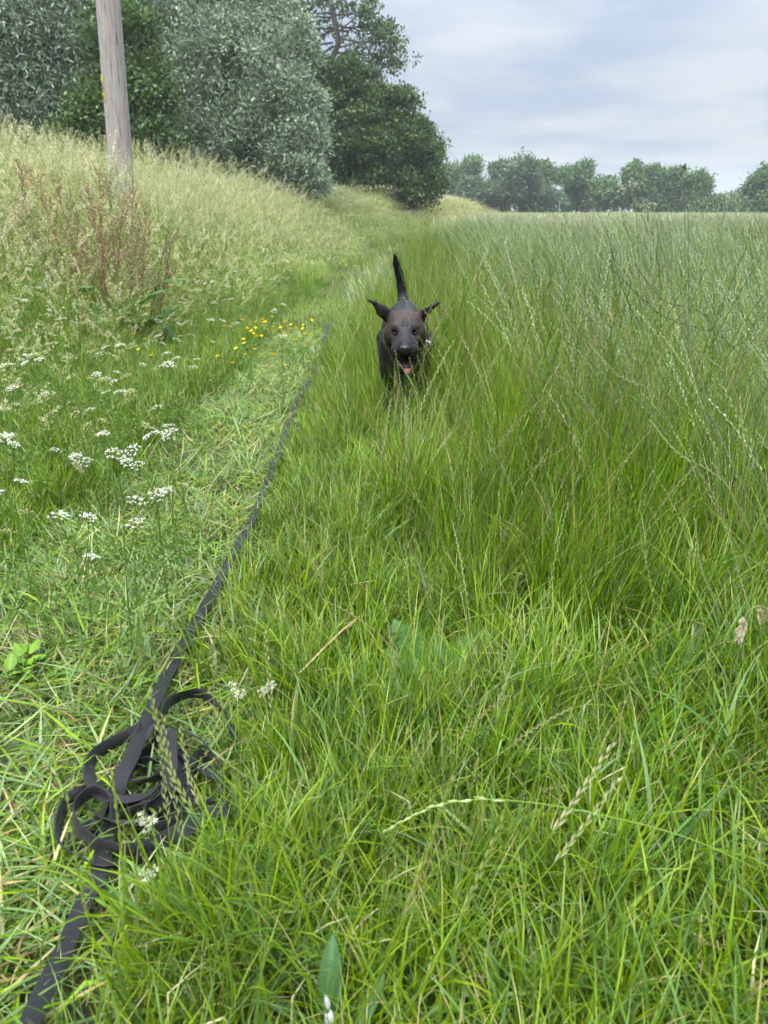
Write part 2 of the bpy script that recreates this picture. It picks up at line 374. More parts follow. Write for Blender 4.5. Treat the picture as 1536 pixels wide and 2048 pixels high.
NG = {}
def scatter(name, protos, x, y, rz=None, tilt=None, scl=None, sz=None, label=None, z=None, cat='grass'):
    n = len(x)
    if rz is None: rz = rng.random(n) * 6.283
    if tilt is None: tilt = np.zeros(n)
    if scl is None: scl = np.ones(n)
    if sz is None: sz = scl
    if z is None: z = terr(x, y)
    me = bpy.data.meshes.new(name); me.vertices.add(n)
    me.vertices.foreach_set('co', np.stack([x, y, z], 1).astype(np.float32).ravel())
    A = me.attributes.new('rot', 'FLOAT_VECTOR', 'POINT'); A.data.foreach_set('vector', np.stack([tilt * np.cos(rz * 3), tilt * np.sin(rz * 3), rz], 1).astype(np.float32).ravel())
    A = me.attributes.new('scl', 'FLOAT_VECTOR', 'POINT'); A.data.foreach_set('vector', np.stack([scl, scl, sz], 1).astype(np.float32).ravel())
    A = me.attributes.new('idx', 'INT', 'POINT'); A.data.foreach_set('value', rng.integers(0, len(protos), n).astype(np.int32))
    o = bpy.data.objects.new(name, me); COL.objects.link(o); me.materials.append(M_grass)
    ng = bpy.data.node_groups.new(name, 'GeometryNodeTree')
    ng.interface.new_socket('Geometry', in_out='INPUT', socket_type='NodeSocketGeometry'); ng.interface.new_socket('Geometry', in_out='OUTPUT', socket_type='NodeSocketGeometry')
    gi = ng.nodes.new('NodeGroupInput'); go = ng.nodes.new('NodeGroupOutput'); iop = ng.nodes.new('GeometryNodeInstanceOnPoints'); jo = ng.nodes.new('GeometryNodeJoinGeometry')
    for p in reversed(protos):
        oi = ng.nodes.new('GeometryNodeObjectInfo'); oi.inputs['Object'].default_value = p; oi.inputs['As Instance'].default_value = False
        g2 = ng.nodes.new('GeometryNodeGeometryToInstance'); ng.links.new(oi.outputs['Geometry'], g2.inputs[0]); ng.links.new(g2.outputs[0], jo.inputs[0])
    def na(nm, ty):
        q = ng.nodes.new('GeometryNodeInputNamedAttribute'); q.data_type = ty; q.inputs['Name'].default_value = nm; return q.outputs['Attribute']
    er = ng.nodes.new('FunctionNodeEulerToRotation'); ng.links.new(na('rot', 'FLOAT_VECTOR'), er.inputs[0])
    ng.links.new(gi.outputs[0], iop.inputs['Points']); ng.links.new(jo.outputs[0], iop.inputs['Instance']); iop.inputs['Pick Instance'].default_value = True
    ng.links.new(na('idx', 'INT'), iop.inputs['Instance Index']); ng.links.new(er.outputs[0], iop.inputs['Rotation']); ng.links.new(na('scl', 'FLOAT_VECTOR'), iop.inputs['Scale'])
    ng.links.new(iop.outputs[0], go.inputs[0])
    md = o.modifiers.new('scatter', 'NODES'); md.node_group = ng
    tagit(o, label, cat, kind='stuff')
    print('SCATTER', name, n)
    return o

LEASH = np.array([(-.434, .50), (-.434, .559), (-.441, .634), (-.441, .774), (-.435, .85), (-.456, .992), (-.463, 1.149), (-.472, 1.299), (-.469, 1.482), (-.456, 1.713), (-.448, 1.968), (-.433, 2.245), (-.44, 2.772), (-.451, 3.247), (-.462, 3.958), (-.445, 4.43), (-.458, 5.498), (-.474, 6.362)])
def leash_d(x, y):
    lx = np.interp(y, LEASH[:, 1], LEASH[:, 0]); d = np.abs(x - lx); d = np.where(y > 6.6, 9, d)
    # the view side of the strap must stay open further out, where the eye looks along the ground
    dc = np.hypot((x + .40) / 1.15, (y - 1.06) / 1.2)
    return np.minimum(d, np.maximum(dc - .15, 0) + .04)
def pts(y0, y1, dens, mx_=1.0):
    "uniform random points in the part of the ground the photograph shows, with a margin"
    wmax = .56 * y1 + mx_; A = 2 * wmax * (y1 - y0); n = int(A * dens)
    x = (rng.random(n) * 2 - 1) * wmax; y = y0 + (y1 - y0) * rng.random(n)
    k = np.abs(x) < .56 * y + mx_
    return x[k], y[k]
def dd(x, y):
    d = x - track(y); h = thalf(y); return np.where(np.abs(d) > h, np.sign(d) * (np.abs(d) - h + .45), d * .45 / h)
def take(x, y, prob):
    k = rng.random(len(x)) < prob; return x[k], y[k]
def sm(a, b, t): return sst((t - a) / (b - a))
def Hn(x, y, s=1.3, seed=0): return vnoise(x, y, s, seed)

lawn = build(p_lawn, 6); short = build(p_short, 5); thatch = build(p_thatch, 7); tuss = build(p_tuss, 6)
broad = build(p_broad, 4); fine = build(p_fine, 6); rye = build(p_rye, 7, M_field); bank = build(p_bank, 9, M_bankg); weed = build(p_weed, 4)

# trodden track: flattened litter and short regrowth
x, y = pts(.3, 9, 330, .8); d = dd(x, y); pr = (1 - .6 * sm(2.5, 6, y)) * (1 - sm(.25, .6, np.abs(d - .05))) * (.15 + .75 * sm(.25, .6, Hn(x, y, 2.5, 1)))
x, y = take(x, y, pr); k = leash_d(x, y) > .035; x, y = x[k], y[k]; scatter('flattened_grass', thatch, x, y, scl=.75 + .5 * rng.random(len(x)), label='flattened straw-coloured grass litter on the trodden track beside the leash')
x, y = pts(.3, 9, 330, .8); d = dd(x, y); pr = (1 - sm(.45, .8, np.abs(d))) * (.25 + .75 * sm(.3, .7, Hn(x, y, 3, 2)))
x, y = take(x, y, pr); k = leash_d(x, y) > .045; x, y = x[k], y[k]
scatter('short_grass', short, x, y, scl=.8 + .6 * rng.random(len(x)), label='short trodden green grass on the track')
# litter under everything near
x, y = pts(.25, 6, 62, .6); k = leash_d(x, y) > .03; x, y = x[k], y[k]; scatter('grass_litter', thatch, x, y, scl=.8 + .6 * rng.random(len(x)), label='dry blades lying at the foot of the grass')
# lush sward right of the leash and on the left
x, y = pts(.25, 6.5, 400, .6); d = dd(x, y); pr = np.where(d > 0, sm(.42, .62, d), sm(.3, .55, -d)) * (.35 + .65 * sm(.25, .55, Hn(x, y, 2.2, 4)))
x, y = take(x, y, pr); k = leash_d(x, y) > .03 * rng.random(len(x)) + np.where(rng.random(len(x)) < .05, .0, np.where((x > -.42) & (y < 1.32) & (y > .62), .105, .058)); x, y = x[k], y[k]
k = np.hypot(x - .155, y - 1.40) > .10; x, y = x[k], y[k]; scatter('lush_grass', lawn, x, y, tilt=.25 * rng.random(len(x)), scl=.8 + .5 * rng.random(len(x)), label='lush short green grass on both sides of the track')
def tall(x, y):
    "sward height in metres right of the track"
    d = dd(x, y); h = .15 + .56 * sm(.5, 2.1, d) * sm(.7, 2.3, y) + .20 * sm(1.3, 3.2, y) * sm(.5, .9, d)
    return h * (.8 + .4 * Hn(x, y, 1.1, 9))
x, y = pts(.45, 9, 130, .9); d = dd(x, y); h = tall(x, y)
pr = sm(.5, .75, d) * (.25 + .75 * sm(.3, .6, Hn(x, y, 1.7, 5))) * sm(.2, .9, y); x, y = take(x, y, pr); h = tall(x, y); k = (leash_d(x, y) > .13) & ~((np.abs(x - .1) < .19) & (y > 2.55) & (y < 4.1) & (rng.random(len(x)) < .5)); x, y, h = x[k], y[k], h[k]
s = np.clip(h / .27, .55, 1.25); scatter('tussock_grass', tuss, x, y, tilt=.2 * rng.random(len(x)), scl=np.clip(s, .7, 1.1), sz=s, label='bright green tussocks of long leaves right of the leash')
x, y = pts(.6, 7, 14, .9); d = dd(x, y); pr = np.where(d > 0, sm(.5, .8, d), sm(.3, .6, -d)); x, y = take(x, y, pr); k = leash_d(x, y) > .12; x, y = x[k], y[k]
scatter('broad_grass', broad, x, y, tilt=.3 * rng.random(len(x)), scl=.6 + .5 * rng.random(len(x)), label='scattered broad bluish grass leaves')
x, y = pts(1.1, 14, 75, 1.0); d = dd(x, y); pr = sm(.62, 1.1, d) * (1 - sm(2.0, 3.4, d) * .6) * sm(.9, 2.0, y) * (.45 + .55 * Hn(x, y, 1.5, 6)); x, y = take(x, y, pr); h = tall(x, y)
dog_k = ~((np.abs(x - .1) < .22) & (y > 2.55) & (y < 4.25) & (rng.random(len(x)) < .65)); x, y, h = x[dog_k], y[dog_k], h[dog_k]
s = np.clip(h / .42, .4, 1.3) * (.85 + .3 * rng.random(len(x))); scatter('fine_stemmed_grass', fine, x, y, tilt=.15 * rng.random(len(x)), scl=np.clip(s, .7, 1.1), sz=s, label='thin upright seeding grass around the dog')
x, y = pts(1.4, 16, 62, 1.2); d = dd(x, y); pr = sm(1.35, 2.3, d) * sm(1.3, 2.2, y) * (.55 + .45 * Hn(x, y, .9, 7)); x, y = take(x, y, pr)
s = .76 + .3 * Hn(x, y, .8, 8) ; s = s * np.where(rng.random(len(x)) < .08, 1.25, .85 + .25 * rng.random(len(x))); scatter('meadow_grass', rye, x, y, rz=rng.normal(0, .5, len(x)), tilt=.12 * rng.random(len(x)), scl=s, label='tall grey-green ryegrass of the field leaning left')
x, y = pts(1.8, 5, 7, 1.0); k = x > .60 + .22 * y; x, y = x[k], y[k]
scatter('tall_ryegrass', rye, x, y, rz=rng.normal(0, .6, len(x)), tilt=.12 * rng.random(len(x)), scl=np.full(len(x), 1.05), sz=.98 + .32 * rng.random(len(x)), label='tallest ryegrass with pale beaded heads at the right edge of the field')
def p_stalks(a, i):
    "a few loose seeding stems, nothing else"
    for k in range(3):
        r = .12 * rng.random(); a0 = rng.random() * 6.28
        P = path((r * math.cos(a0), r * math.sin(a0), 0), rng.random() * 6.28, .05 + .35 * rng.random(), .2 + .8 * rng.random(), .38 + .3 * rng.random(), 14)
        c = [(.30, .36, .15), (.36, .36, .20), (.24, .33, .10), (.42, .38, .25)][(k + i) % 4]
        tube(a, P, .0009, np.array(c) * .8); spike(a, P, .36, c, n=20, l=.015, w_=.0036, open_=.22)
stalks = build(p_stalks, 7)
x, y = pts(.75, 6, 13, .8); d = dd(x, y); pr = sm(.6, .9, d) * (1 - .5 * sm(1.5, 2.5, d)); x, y = take(x, y, pr); k = (leash_d(x, y) > .1) & (np.hypot(x + .38, y - .95) > .34) & ~((np.abs(x - .08) < .13) & (y > 2.3) & (y < 3.1) & (rng.random(len(x)) < .75)); x, y = x[k], y[k]
scatter('seeding_stems', stalks, x, y, tilt=.15 * rng.random(len(x)), scl=.62 + .45 * sm(.8, 2.5, y) + .15 * rng.random(len(x)), label='loose pale-headed seeding stems rising above the green grass')
# bank
def bankpr(x, y): 
    d = -dd(x, y); return sm(.5, 1.3, d)
x, y = pts(1.2, 9, 100, 1.2); d = -dd(x, y); pr = sm(.4, .7, d) * (1 - sm(1.5, 3, d) * .6); x, y = take(x, y, pr); s = .75 + .5 * sm(.5, 1.8, -dd(x, y)) 
k = x < -.92; x, y, s = x[k], y[k], s[k]
scatter('bank_leaves', tuss, x, y, tilt=.3 * rng.random(len(x)), scl=s * .9, label='long green grass leaves at the foot of the bank')
x, y = pts(1.3, 20, 40, 2.0); d = -dd(x, y); pr = sm(.55, 1.3, d) * (x > crest(y) - 4); x, y = take(x, y, pr); d = -dd(x, y); s = (.48 + .42 * sm(.7, 2.2, d)) * np.where(rng.random(len(x)) < .18, 1.42, .82 + .32 * rng.random(len(x)))
scatter('bank_grass', bank, x, y, tilt=.15 * rng.random(len(x)), scl=np.clip(s, .7, 1.05), sz=s, label='tall seeding grass with pale heads covering the bank')
x, y = pts(1.1, 10, 20, 1.2); d = -dd(x, y); pr = sm(.35, .7, d) * sm(.35, .6, Hn(x, y, 1.2, 11)); x, y = take(x, y, pr)
scatter('ferny_foliage', weed, x, y, tilt=.2 * rng.random(len(x)), scl=.7 + .6 * rng.random(len(x)), label='ferny green leaves of the white umbel flowers on the bank')
x = -3.0 + .55 * rng.normal(size=60); y = 8.75 + .3 * rng.normal(size=60)
scatter('pole_foot_grass', bank, x, y, tilt=.1 * rng.random(60), scl=np.full(60, 1.0), sz=1.15 + .35 * rng.random(60), label='tall pale-headed grass crowding the foot of the pole')
# middle and far distance, coarser
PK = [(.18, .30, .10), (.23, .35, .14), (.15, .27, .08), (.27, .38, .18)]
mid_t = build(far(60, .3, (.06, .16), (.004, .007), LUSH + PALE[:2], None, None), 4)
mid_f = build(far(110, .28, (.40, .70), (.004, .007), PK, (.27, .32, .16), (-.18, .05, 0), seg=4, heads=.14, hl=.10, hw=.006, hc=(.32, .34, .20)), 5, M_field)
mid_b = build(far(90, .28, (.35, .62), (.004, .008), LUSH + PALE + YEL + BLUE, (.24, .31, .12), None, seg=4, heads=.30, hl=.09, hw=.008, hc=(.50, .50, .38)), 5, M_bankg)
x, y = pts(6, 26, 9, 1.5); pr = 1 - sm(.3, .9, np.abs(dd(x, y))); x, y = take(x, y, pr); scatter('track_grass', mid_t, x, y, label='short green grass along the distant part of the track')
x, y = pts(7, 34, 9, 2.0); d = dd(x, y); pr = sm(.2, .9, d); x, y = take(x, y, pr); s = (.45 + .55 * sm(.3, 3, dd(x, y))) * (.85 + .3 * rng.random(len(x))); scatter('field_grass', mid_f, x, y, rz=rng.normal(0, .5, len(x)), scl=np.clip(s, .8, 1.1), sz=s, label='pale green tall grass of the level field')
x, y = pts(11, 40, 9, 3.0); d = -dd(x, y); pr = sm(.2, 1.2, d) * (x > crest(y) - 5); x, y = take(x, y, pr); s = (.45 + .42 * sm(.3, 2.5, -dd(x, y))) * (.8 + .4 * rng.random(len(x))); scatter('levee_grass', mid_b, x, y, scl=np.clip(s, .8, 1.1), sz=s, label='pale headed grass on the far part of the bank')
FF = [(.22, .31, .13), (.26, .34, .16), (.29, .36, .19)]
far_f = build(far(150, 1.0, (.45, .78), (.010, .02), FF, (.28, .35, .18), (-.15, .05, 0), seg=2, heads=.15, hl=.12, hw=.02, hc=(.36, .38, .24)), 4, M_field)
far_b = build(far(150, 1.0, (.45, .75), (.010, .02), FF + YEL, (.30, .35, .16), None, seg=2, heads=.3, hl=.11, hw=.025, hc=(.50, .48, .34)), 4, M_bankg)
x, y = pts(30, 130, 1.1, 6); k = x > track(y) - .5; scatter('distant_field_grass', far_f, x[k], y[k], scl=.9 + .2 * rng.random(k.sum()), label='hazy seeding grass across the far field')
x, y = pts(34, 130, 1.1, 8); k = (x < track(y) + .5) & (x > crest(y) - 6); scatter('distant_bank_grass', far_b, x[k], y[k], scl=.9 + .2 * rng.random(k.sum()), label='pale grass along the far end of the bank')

# ------------------------------------------------------------------ leash
def catmull(P, per=8):
    P = np.asarray(P, float); Q = np.vstack([2 * P[0] - P[1], P, 2 * P[-1] - P[-2]]); outp = []
    for i in range(1, len(Q) - 2):
        a, b_, c, d = Q[i - 1], Q[i], Q[i + 1], Q[i + 2]
        for t_ in np.linspace(0, 1, per, endpoint=False):
            outp.append(.5 * ((2 * b_) + (c - a) * t_ + (2 * a - 5 * b_ + 4 * c - d) * t_ ** 2 + (3 * b_ - a - 3 * c + d) * t_ ** 3))
    outp.append(Q[-2]); return np.array(outp)
m, t, b, o_ = newmat('black_webbing'); K = t.links.new
uvn = nd(t, 'ShaderNodeUVMap'); sp = nd(t, 'ShaderNodeSeparateXYZ'); K(uvn.outputs[0], sp.inputs[0])
ab = nd(t, 'ShaderNodeMath', operation='PINGPONG'); K(sp.outputs[0], ab.inputs[0]); ab.inputs[1].default_value = .5
sk = nd(t, 'ShaderNodeMath', operation='MULTIPLY_ADD'); K(ab.outputs[0], sk.inputs[0]); sk.inputs[1].default_value = .004; K(sp.outputs[1], sk.inputs[2])
wv = nd(t, 'ShaderNodeMath', operation='MULTIPLY'); K(sk.outputs[0], wv.inputs[0]); wv.inputs[1].default_value = 2 * math.pi / .0042
sn = nd(t, 'ShaderNodeMath', operation='SINE'); K(wv.outputs[0], sn.inputs[0])
w2 = nd(t, 'ShaderNodeMath', operation='MULTIPLY'); K(sp.outputs[0], w2.inputs[0]); w2.inputs[1].default_value = 2 * math.pi * 14
s2 = nd(t, 'ShaderNodeMath', operation='SINE'); K(w2.outputs[0], s2.inputs[0])
ad = nd(t, 'ShaderNodeMath', operation='ADD'); K(sn.outputs[0], ad.inputs[0]); K(s2.outputs[0], ad.inputs[1])
bp = nd(t, 'ShaderNodeBump'); bp.inputs['Strength'].default_value = .5; bp.inputs['Distance'].default_value = .0005; K(ad.outputs[0], bp.inputs['Height']); K(bp.outputs[0], b.inputs['Normal'])
rc = nd(t, 'ShaderNodeMapRange'); K(ad.outputs[0], rc.inputs[0]); rc.inputs[1].default_value = -2; rc.inputs[2].default_value = 2; rc.inputs[3].default_value = .003; rc.inputs[4].default_value = .0095
cbx = nd(t, 'ShaderNodeCombineColor'); [K(rc.outputs[0], cbx.inputs[i]) for i in range(2)]; mm_ = nd(t, 'ShaderNodeMath', operation='MULTIPLY'); K(rc.outputs[0], mm_.inputs[0]); mm_.inputs[1].default_value = 1.18; K(mm_.outputs[0], cbx.inputs[2])
K(cbx.outputs[0], b.inputs['Base Color']); b.inputs['Roughness'].default_value = .55; b.inputs['Specular IOR Level'].default_value = .4
b.inputs['Sheen Weight'].default_value = .08; b.inputs['Sheen Roughness'].default_value = .4
M_web = m
def strap(name, P, tilt, parent, width=.028, thick=.0022, per=8):
    "webbing swept along P; tilt 0 lies flat, 90 stands on its edge"
    t0 = np.column_stack([P, tilt]); Q = catmull(t0, per); P = Q[:, :3]; tl = np.radians(Q[:, 3])
    T = np.gradient(P, axis=0); T /= np.linalg.norm(T, axis=1, keepdims=True)
    side = np.cross(T, [0, 0, 1.0]); side /= np.linalg.norm(side, axis=1, keepdims=True) + 1e-9
    up = np.cross(side, T); wd = side * np.cos(tl)[:, None] + up * np.sin(tl)[:, None]; nn = np.cross(T, wd)
    cs = [(-1, -.5), (-.5, -1), (.5, -1), (1, -.5), (1, .5), (.5, 1), (-.5, 1), (-1, .5)]; cs = [(-1, -.6), (-.96, -1), (.96, -1), (1, -.6), (1, .6), (.96, 1), (-.96, 1), (-1, .6)]
    V = np.stack([P + wd * a * width / 2 + nn * c * thick / 2 for a, c in cs], 1); n = len(P); k = 8
    i = np.arange(n - 1)[:, None] * k; j = np.arange(k)[None]
    F = np.stack([i + j, i + (j + 1) % k, i + k + (j + 1) % k, i + k + j], -1).reshape(-1, 4)
    F = np.vstack([F, [[0, 1, 6, 7], [1, 2, 5, 6], [2, 3, 4, 5]], np.array([[0, 7, 6, 1], [1, 6, 5, 2], [2, 5, 4, 3]]) + (n - 1) * k])
    o = mesh(name, V.reshape(-1, 3), F, M_web, parent=parent)
    d = np.concatenate([[0], np.cumsum(np.linalg.norm(np.diff(P, axis=0), axis=1))])
    uu = np.tile([(a + 1) / 2 for a, c in cs], n); vv = np.repeat(d, k)
    uvl = o.data.uv_layers.new(name='UVMap'); li = np.empty(len(o.data.loops), np.int32); o.data.loops.foreach_get('vertex_index', li)
    uvl.data.foreach_set('uv', np.stack([uu[li], vv[li]], 1).astype(np.float32).ravel())
    return o
le = empty('leash', (-.45, 1.0, .05), label='long black webbing dog leash lying along the track with a tangled coil', cat='dog leash')
def rel(P): return np.asarray(P, float) - np.array([-.45, 1.0, .05])
A1 = [(-.434, .30, .05), (-.434, .45, .06), (-.434, .559, .075), (-.441, .634, .065), (-.441, .704, .058), (-.442, .774, .058), (-.435, .828, .065), (-.445, .87, .06), (-.455, .92, .05), (-.46, .96, .055), (-.457, .992, .088), (-.453, 1.035, .095), (-.463, 1.149, .08), (-.472, 1.299, .066), (-.469, 1.482, .06), (-.456, 1.713, .06), (-.448, 1.968, .055), (-.440, 2.12, .062), (-.433, 2.245, .058), (-.44, 2.5, .05), (-.44, 2.772, .058), (-.451, 3.247, .055), (-.462, 3.6, .05), (-.462, 3.958, .06), (-.445, 4.43, .055), (-.452, 4.9, .05), (-.458, 5.498, .06), (-.474, 6.0, .08), (-.474, 6.362, .10), (-.46, 6.6, .09)]
T1 = [4, 0, -6, -4, 3, 6, 0, 10, 8, 4, 0, -4, -6, 4, 2, -5, 0, 14, 4, -8, -15, 6, 10, -10, 4, 14, -10, -24, -20, -10]
strap('straight_strap', rel(A1), T1, le, width=.0285)
coils = [
 ([(-0.462, 1.135, .07), (-0.488, 1.125, .062), (-0.520, 1.105, .055), (-0.536, 1.072, .055), (-0.526, 1.03, .055), (-0.492, 0.98, .06), (-0.452, 0.965, .06), (-0.415, 0.984, .05), (-0.400, 1.031, .04), (-0.41, 1.084, .04)], [70, 80, 85, 75, 50, 20, 10, 20, 50, 70]),
 ([(-.470, 1.06, .04), (-0.46, 1.098, .06), (-0.448, 1.12, .07), (-0.437, 1.152, .08), (-0.434, 1.193, .075), (-0.434, 1.237, .058), (-0.415, 1.268, .05), (-0.382, 1.273, .048), (-0.339, 1.236, .045), (-0.304, 1.177, .05), (-0.288, 1.14, .04), (-0.278, 1.115, .02)], [20, 15, 30, 60, 85, 80, 75, 80, 75, 60, 50, 60]),
 ([(-0.455, 1.085, .035), (-0.432, 1.098, .065), (-0.415, 1.111, .09), (-0.395, 1.08, .10), (-0.378, 1.027, .095), (-0.373, 0.995, .075), (-0.394, 0.968, .055), (-0.419, 0.957, .045), (-0.445, 0.945, .04)], [75, 70, 50, -10, -15, -25, -50, -75, -85]),
 ([(-0.42, 1.166, .05), (-0.377, 1.136, .06), (-0.339, 1.105, .06), (-0.306, 1.065, .055), (-0.284, 1.027, .045), (-0.274, 0.985, .03)], [40, 45, 60, 75, 70, 60]),
 ([(-0.393, 1.133, .03), (-0.362, 1.037, .05), (-0.353, 0.984, .055), (-0.333, 0.947, .055), (-0.344, 0.918, .055), (-0.368, 0.910, .052), (-0.394, 0.926, .05), (-0.403, 0.953, .05), (-0.39, 0.985, .05)], [20, 35, 75, 90, 88, 86, 85, 80, 70]),
 ([(-0.351, 1.088, .03), (-0.312, 1.037, .05), (-0.281, 1.007, .05), (-0.290, 0.983, .04), (-0.312, 0.957, .04)], [10, 20, 60, 80, 70]),
 ([(-0.263, 0.948, .06), (-0.292, 0.928, .06), (-0.322, 0.895, .065), (-0.348, 0.884, .055), (-0.383, 0.874, .045), (-0.423, 0.866, .05), (-0.465, 0.875, .06), (-0.502, 0.905, .065), (-0.517, 0.945, .065), (-0.495, 0.972, .07), (-0.460, 0.960, .062), (-0.447, 0.925, .045)], [15, 20, 25, 60, 80, 82, 80, 75, 80, 82, 70, 60]),
 ([(-0.50, 1.010, .04), (-0.528, 0.987, .05), (-0.545, 0.970, .045), (-0.542, 0.926, .04), (-0.515, 0.880, .042), (-0.47, 0.853, .045), (-0.430, 0.835, .05), (-0.398, 0.852, .04), (-0.368, 0.872, .03)], [70, 80, 80, 80, 70, 60, 50, 65, 70]),
 ([(-0.485, 1.04, .05), (-0.453, 1.012, .065), (-0.430, 1.010, .06), (-0.408, 1.026, .05), (-0.387, 1.055, .04)], [15, 25, 40, 60, 60]),
 ([(-0.44, 1.12, .03), (-0.40, 1.10, .04), (-0.36, 1.06, .04), (-0.355, 1.0, .04), (-0.40, .965, .04), (-0.45, .98, .045), (-0.475, 1.03, .045), (-0.44, 1.07, .05), (-0.40, 1.06, .05)], [80, 85, 80, 70, 75, 80, 85, 70, 50]),
 ([(-0.50, .96, .04), (-0.46, .93, .05), (-0.41, .92, .055), (-0.37, .95, .05), (-0.365, 1.0, .045), (-0.39, 1.05, .04), (-.42, 1.10, .035)], [60, 50, 30, 60, 80, 70, 60]),
 ([(-0.52, .90, .03), (-0.49, .93, .04), (-0.47, .98, .045), (-0.48, 1.03, .04), (-0.50, 1.07, .03)], [10, 20, 60, 70, 60]),
 ([(-0.34, 1.14, .03), (-0.345, 1.09, .04), (-0.36, 1.03, .045), (-0.34, .98, .045), (-0.31, .96, .04), (-.285, .93, .03)], [10, 30, 60, 80, 70, 60]),
 ([(-0.47, 0.99, .028), (-0.43, 0.97, .03), (-0.39, 1.0, .032), (-0.40, 1.05, .03), (-0.45, 1.06, .03)], [10, 5, 10, 5, 0]),
]
for P, tl in coils: strap('coiled_strap', rel(P) + np.array([0, 0, .014]), tl, le)
st = Acc()   # the doubled, stitched end of the handle loop
strap('handle_loop', rel([(-.372, 1.10, .036), (-.36, 1.05, .05), (-.352, 1.0, .058), (-.36, .955, .05), (-.385, .935, .04)]), [8, 12, 20, 30, 30], le, width=.036, thick=.005)

# ------------------------------------------------------------------ wooden pole
x0, y0 = -3.10, 9.5; z0 = float(terr(x0, y0)) - .3
pole = empty('utility_pole', (x0, y0, z0), label='weathered grey wooden utility pole standing in the bank grass', cat='pole')
nseg, k = 60, 40; hh = np.linspace(0, 9.3, nseg + 1); a = np.arange(k) * 2 * np.pi / k
rad = .141 - .0042 * hh
wob = 1 + .012 * np.sin(a * 3 + 1)[None] + .006 * np.sin(a * 7 + hh[:, None] * .6)
V = np.stack([rad[:, None] * wob * np.cos(a)[None], rad[:, None] * wob * np.sin(a)[None], np.repeat(hh[:, None], k, 1)], -1)
V[:, :, 0] += -.004 * hh[:, None]; pole.location.x -= .06
i = np.arange(nseg)[:, None] * k; j = np.arange(k)[None]; F = np.stack([i + j, i + (j + 1) % k, i + k + (j + 1) % k, i + k + j], -1).reshape(-1, 4)
m, t, b, o_ = newmat('weathered_wood'); K = t.links.new
tc = nd(t, 'ShaderNodeTexCoord'); mp = nd(t, 'ShaderNodeMapping'); K(tc.outputs['Object'], mp.inputs[0]); mp.inputs['Scale'].default_value = (1, 1, .045)
g1 = nd(t, 'ShaderNodeTexNoise'); K(mp.outputs[0], g1.inputs['Vector']); g1.inputs['Scale'].default_value = 75; g1.inputs['Detail'].default_value = 6; g1.inputs['Roughness'].default_value = .65
c1 = nd(t, 'ShaderNodeValToRGB'); K(g1.outputs[0], c1.inputs[0]); e = c1.color_ramp.elements; e[0].position = .30; e[0].color = (.13, .115, .11, 1); e[1].position = .62; e[1].color = (.40, .36, .335, 1); q = e.new(.46); q.color = (.29, .26, .245, 1)
mp2 = nd(t, 'ShaderNodeMapping'); K(tc.outputs['Object'], mp2.inputs[0]); mp2.inputs['Scale'].default_value = (1, 1, .10)
vo = nd(t, 'ShaderNodeTexNoise'); K(mp2.outputs[0], vo.inputs['Vector']); vo.inputs['Scale'].default_value = 30; vo.inputs['Detail'].default_value = 3
cr2 = nd(t, 'ShaderNodeMapRange'); K(vo.outputs[0], cr2.inputs[0]); cr2.inputs[1].default_value = .66; cr2.inputs[2].default_value = .71
mxx = nd(t, 'ShaderNodeMix', data_type='RGBA'); K(cr2.outputs[0], mxx.inputs[0]); K(c1.outputs[0], mxx.inputs[6]); mxx.inputs[7].default_value = (.06, .05, .045, 1)
K(mxx.outputs[2], b.inputs['Base Color']); b.inputs['Roughness'].default_value = .85; b.inputs['Specular IOR Level'].default_value = .2
bp = nd(t, 'ShaderNodeBump'); bp.inputs['Strength'].default_value = .9; bp.inputs['Distance'].default_value = .006; K(g1.outputs[0], bp.inputs['Height']); K(bp.outputs[0], b.inputs['Normal'])
mesh('shaft', V.reshape(-1, 3), F, m, smooth=True, parent=pole)
pole.rotation_euler = (0, R(3.1), 0)
# yellow plates wrapped on the side that faces the trees
M_yel = simple('yellow_plate', (.55, .40, .06), .5, .4, noise=(20, .2)); M_blk = simple('black_mark', (.02, .02, .02), .5)
def plate(name, za, zb, aa, ab_, mat, off=.004, parent=pole):
    aa, ab_ = R(aa), R(ab_); n = 8; rows = []
    for zz in (za, zb):
        r = .141 - .0042 * zz
        for rr in (r + off, r + off + .003): rows.append([((rr) * math.cos(q) - .004 * zz, rr * math.sin(q), zz) for q in np.linspace(aa, ab_, n)])
    V = [p for r_ in rows for p in r_]; F = []
    for i in range(n - 1):
        F += [(n + i, n + i + 1, 3 * n + i + 1, 3 * n + i), (i, i + 1, 2 * n + i + 1, 2 * n + i), (i, n + i, n + i + 1, i + 1), (2 * n + i, 2 * n + i + 1, 3 * n + i + 1, 3 * n + i)]
    F += [(0, 2 * n, 3 * n, n), (n - 1, 2 * n - 1, 4 * n - 1, 3 * n - 1)]
    return mesh(name, V, F, mat, parent=parent)
def zat(v): return D(230, v, y0)[1] - z0
pl = plate('warning_plate', zat(187), zat(152), 150, 229, M_yel)
plate('black_bolt_mark', zat(186), zat(168), 209, 221, M_blk, off=.0082, parent=pl)
pl2 = plate('number_plate', zat(205), zat(189), 155, 233, M_yel)
for q in range(2): plate('black_digit', zat(196.5 + 5 * q), zat(193.5 + 5 * q), 211, 226, M_blk, off=.0082, parent=pl2)

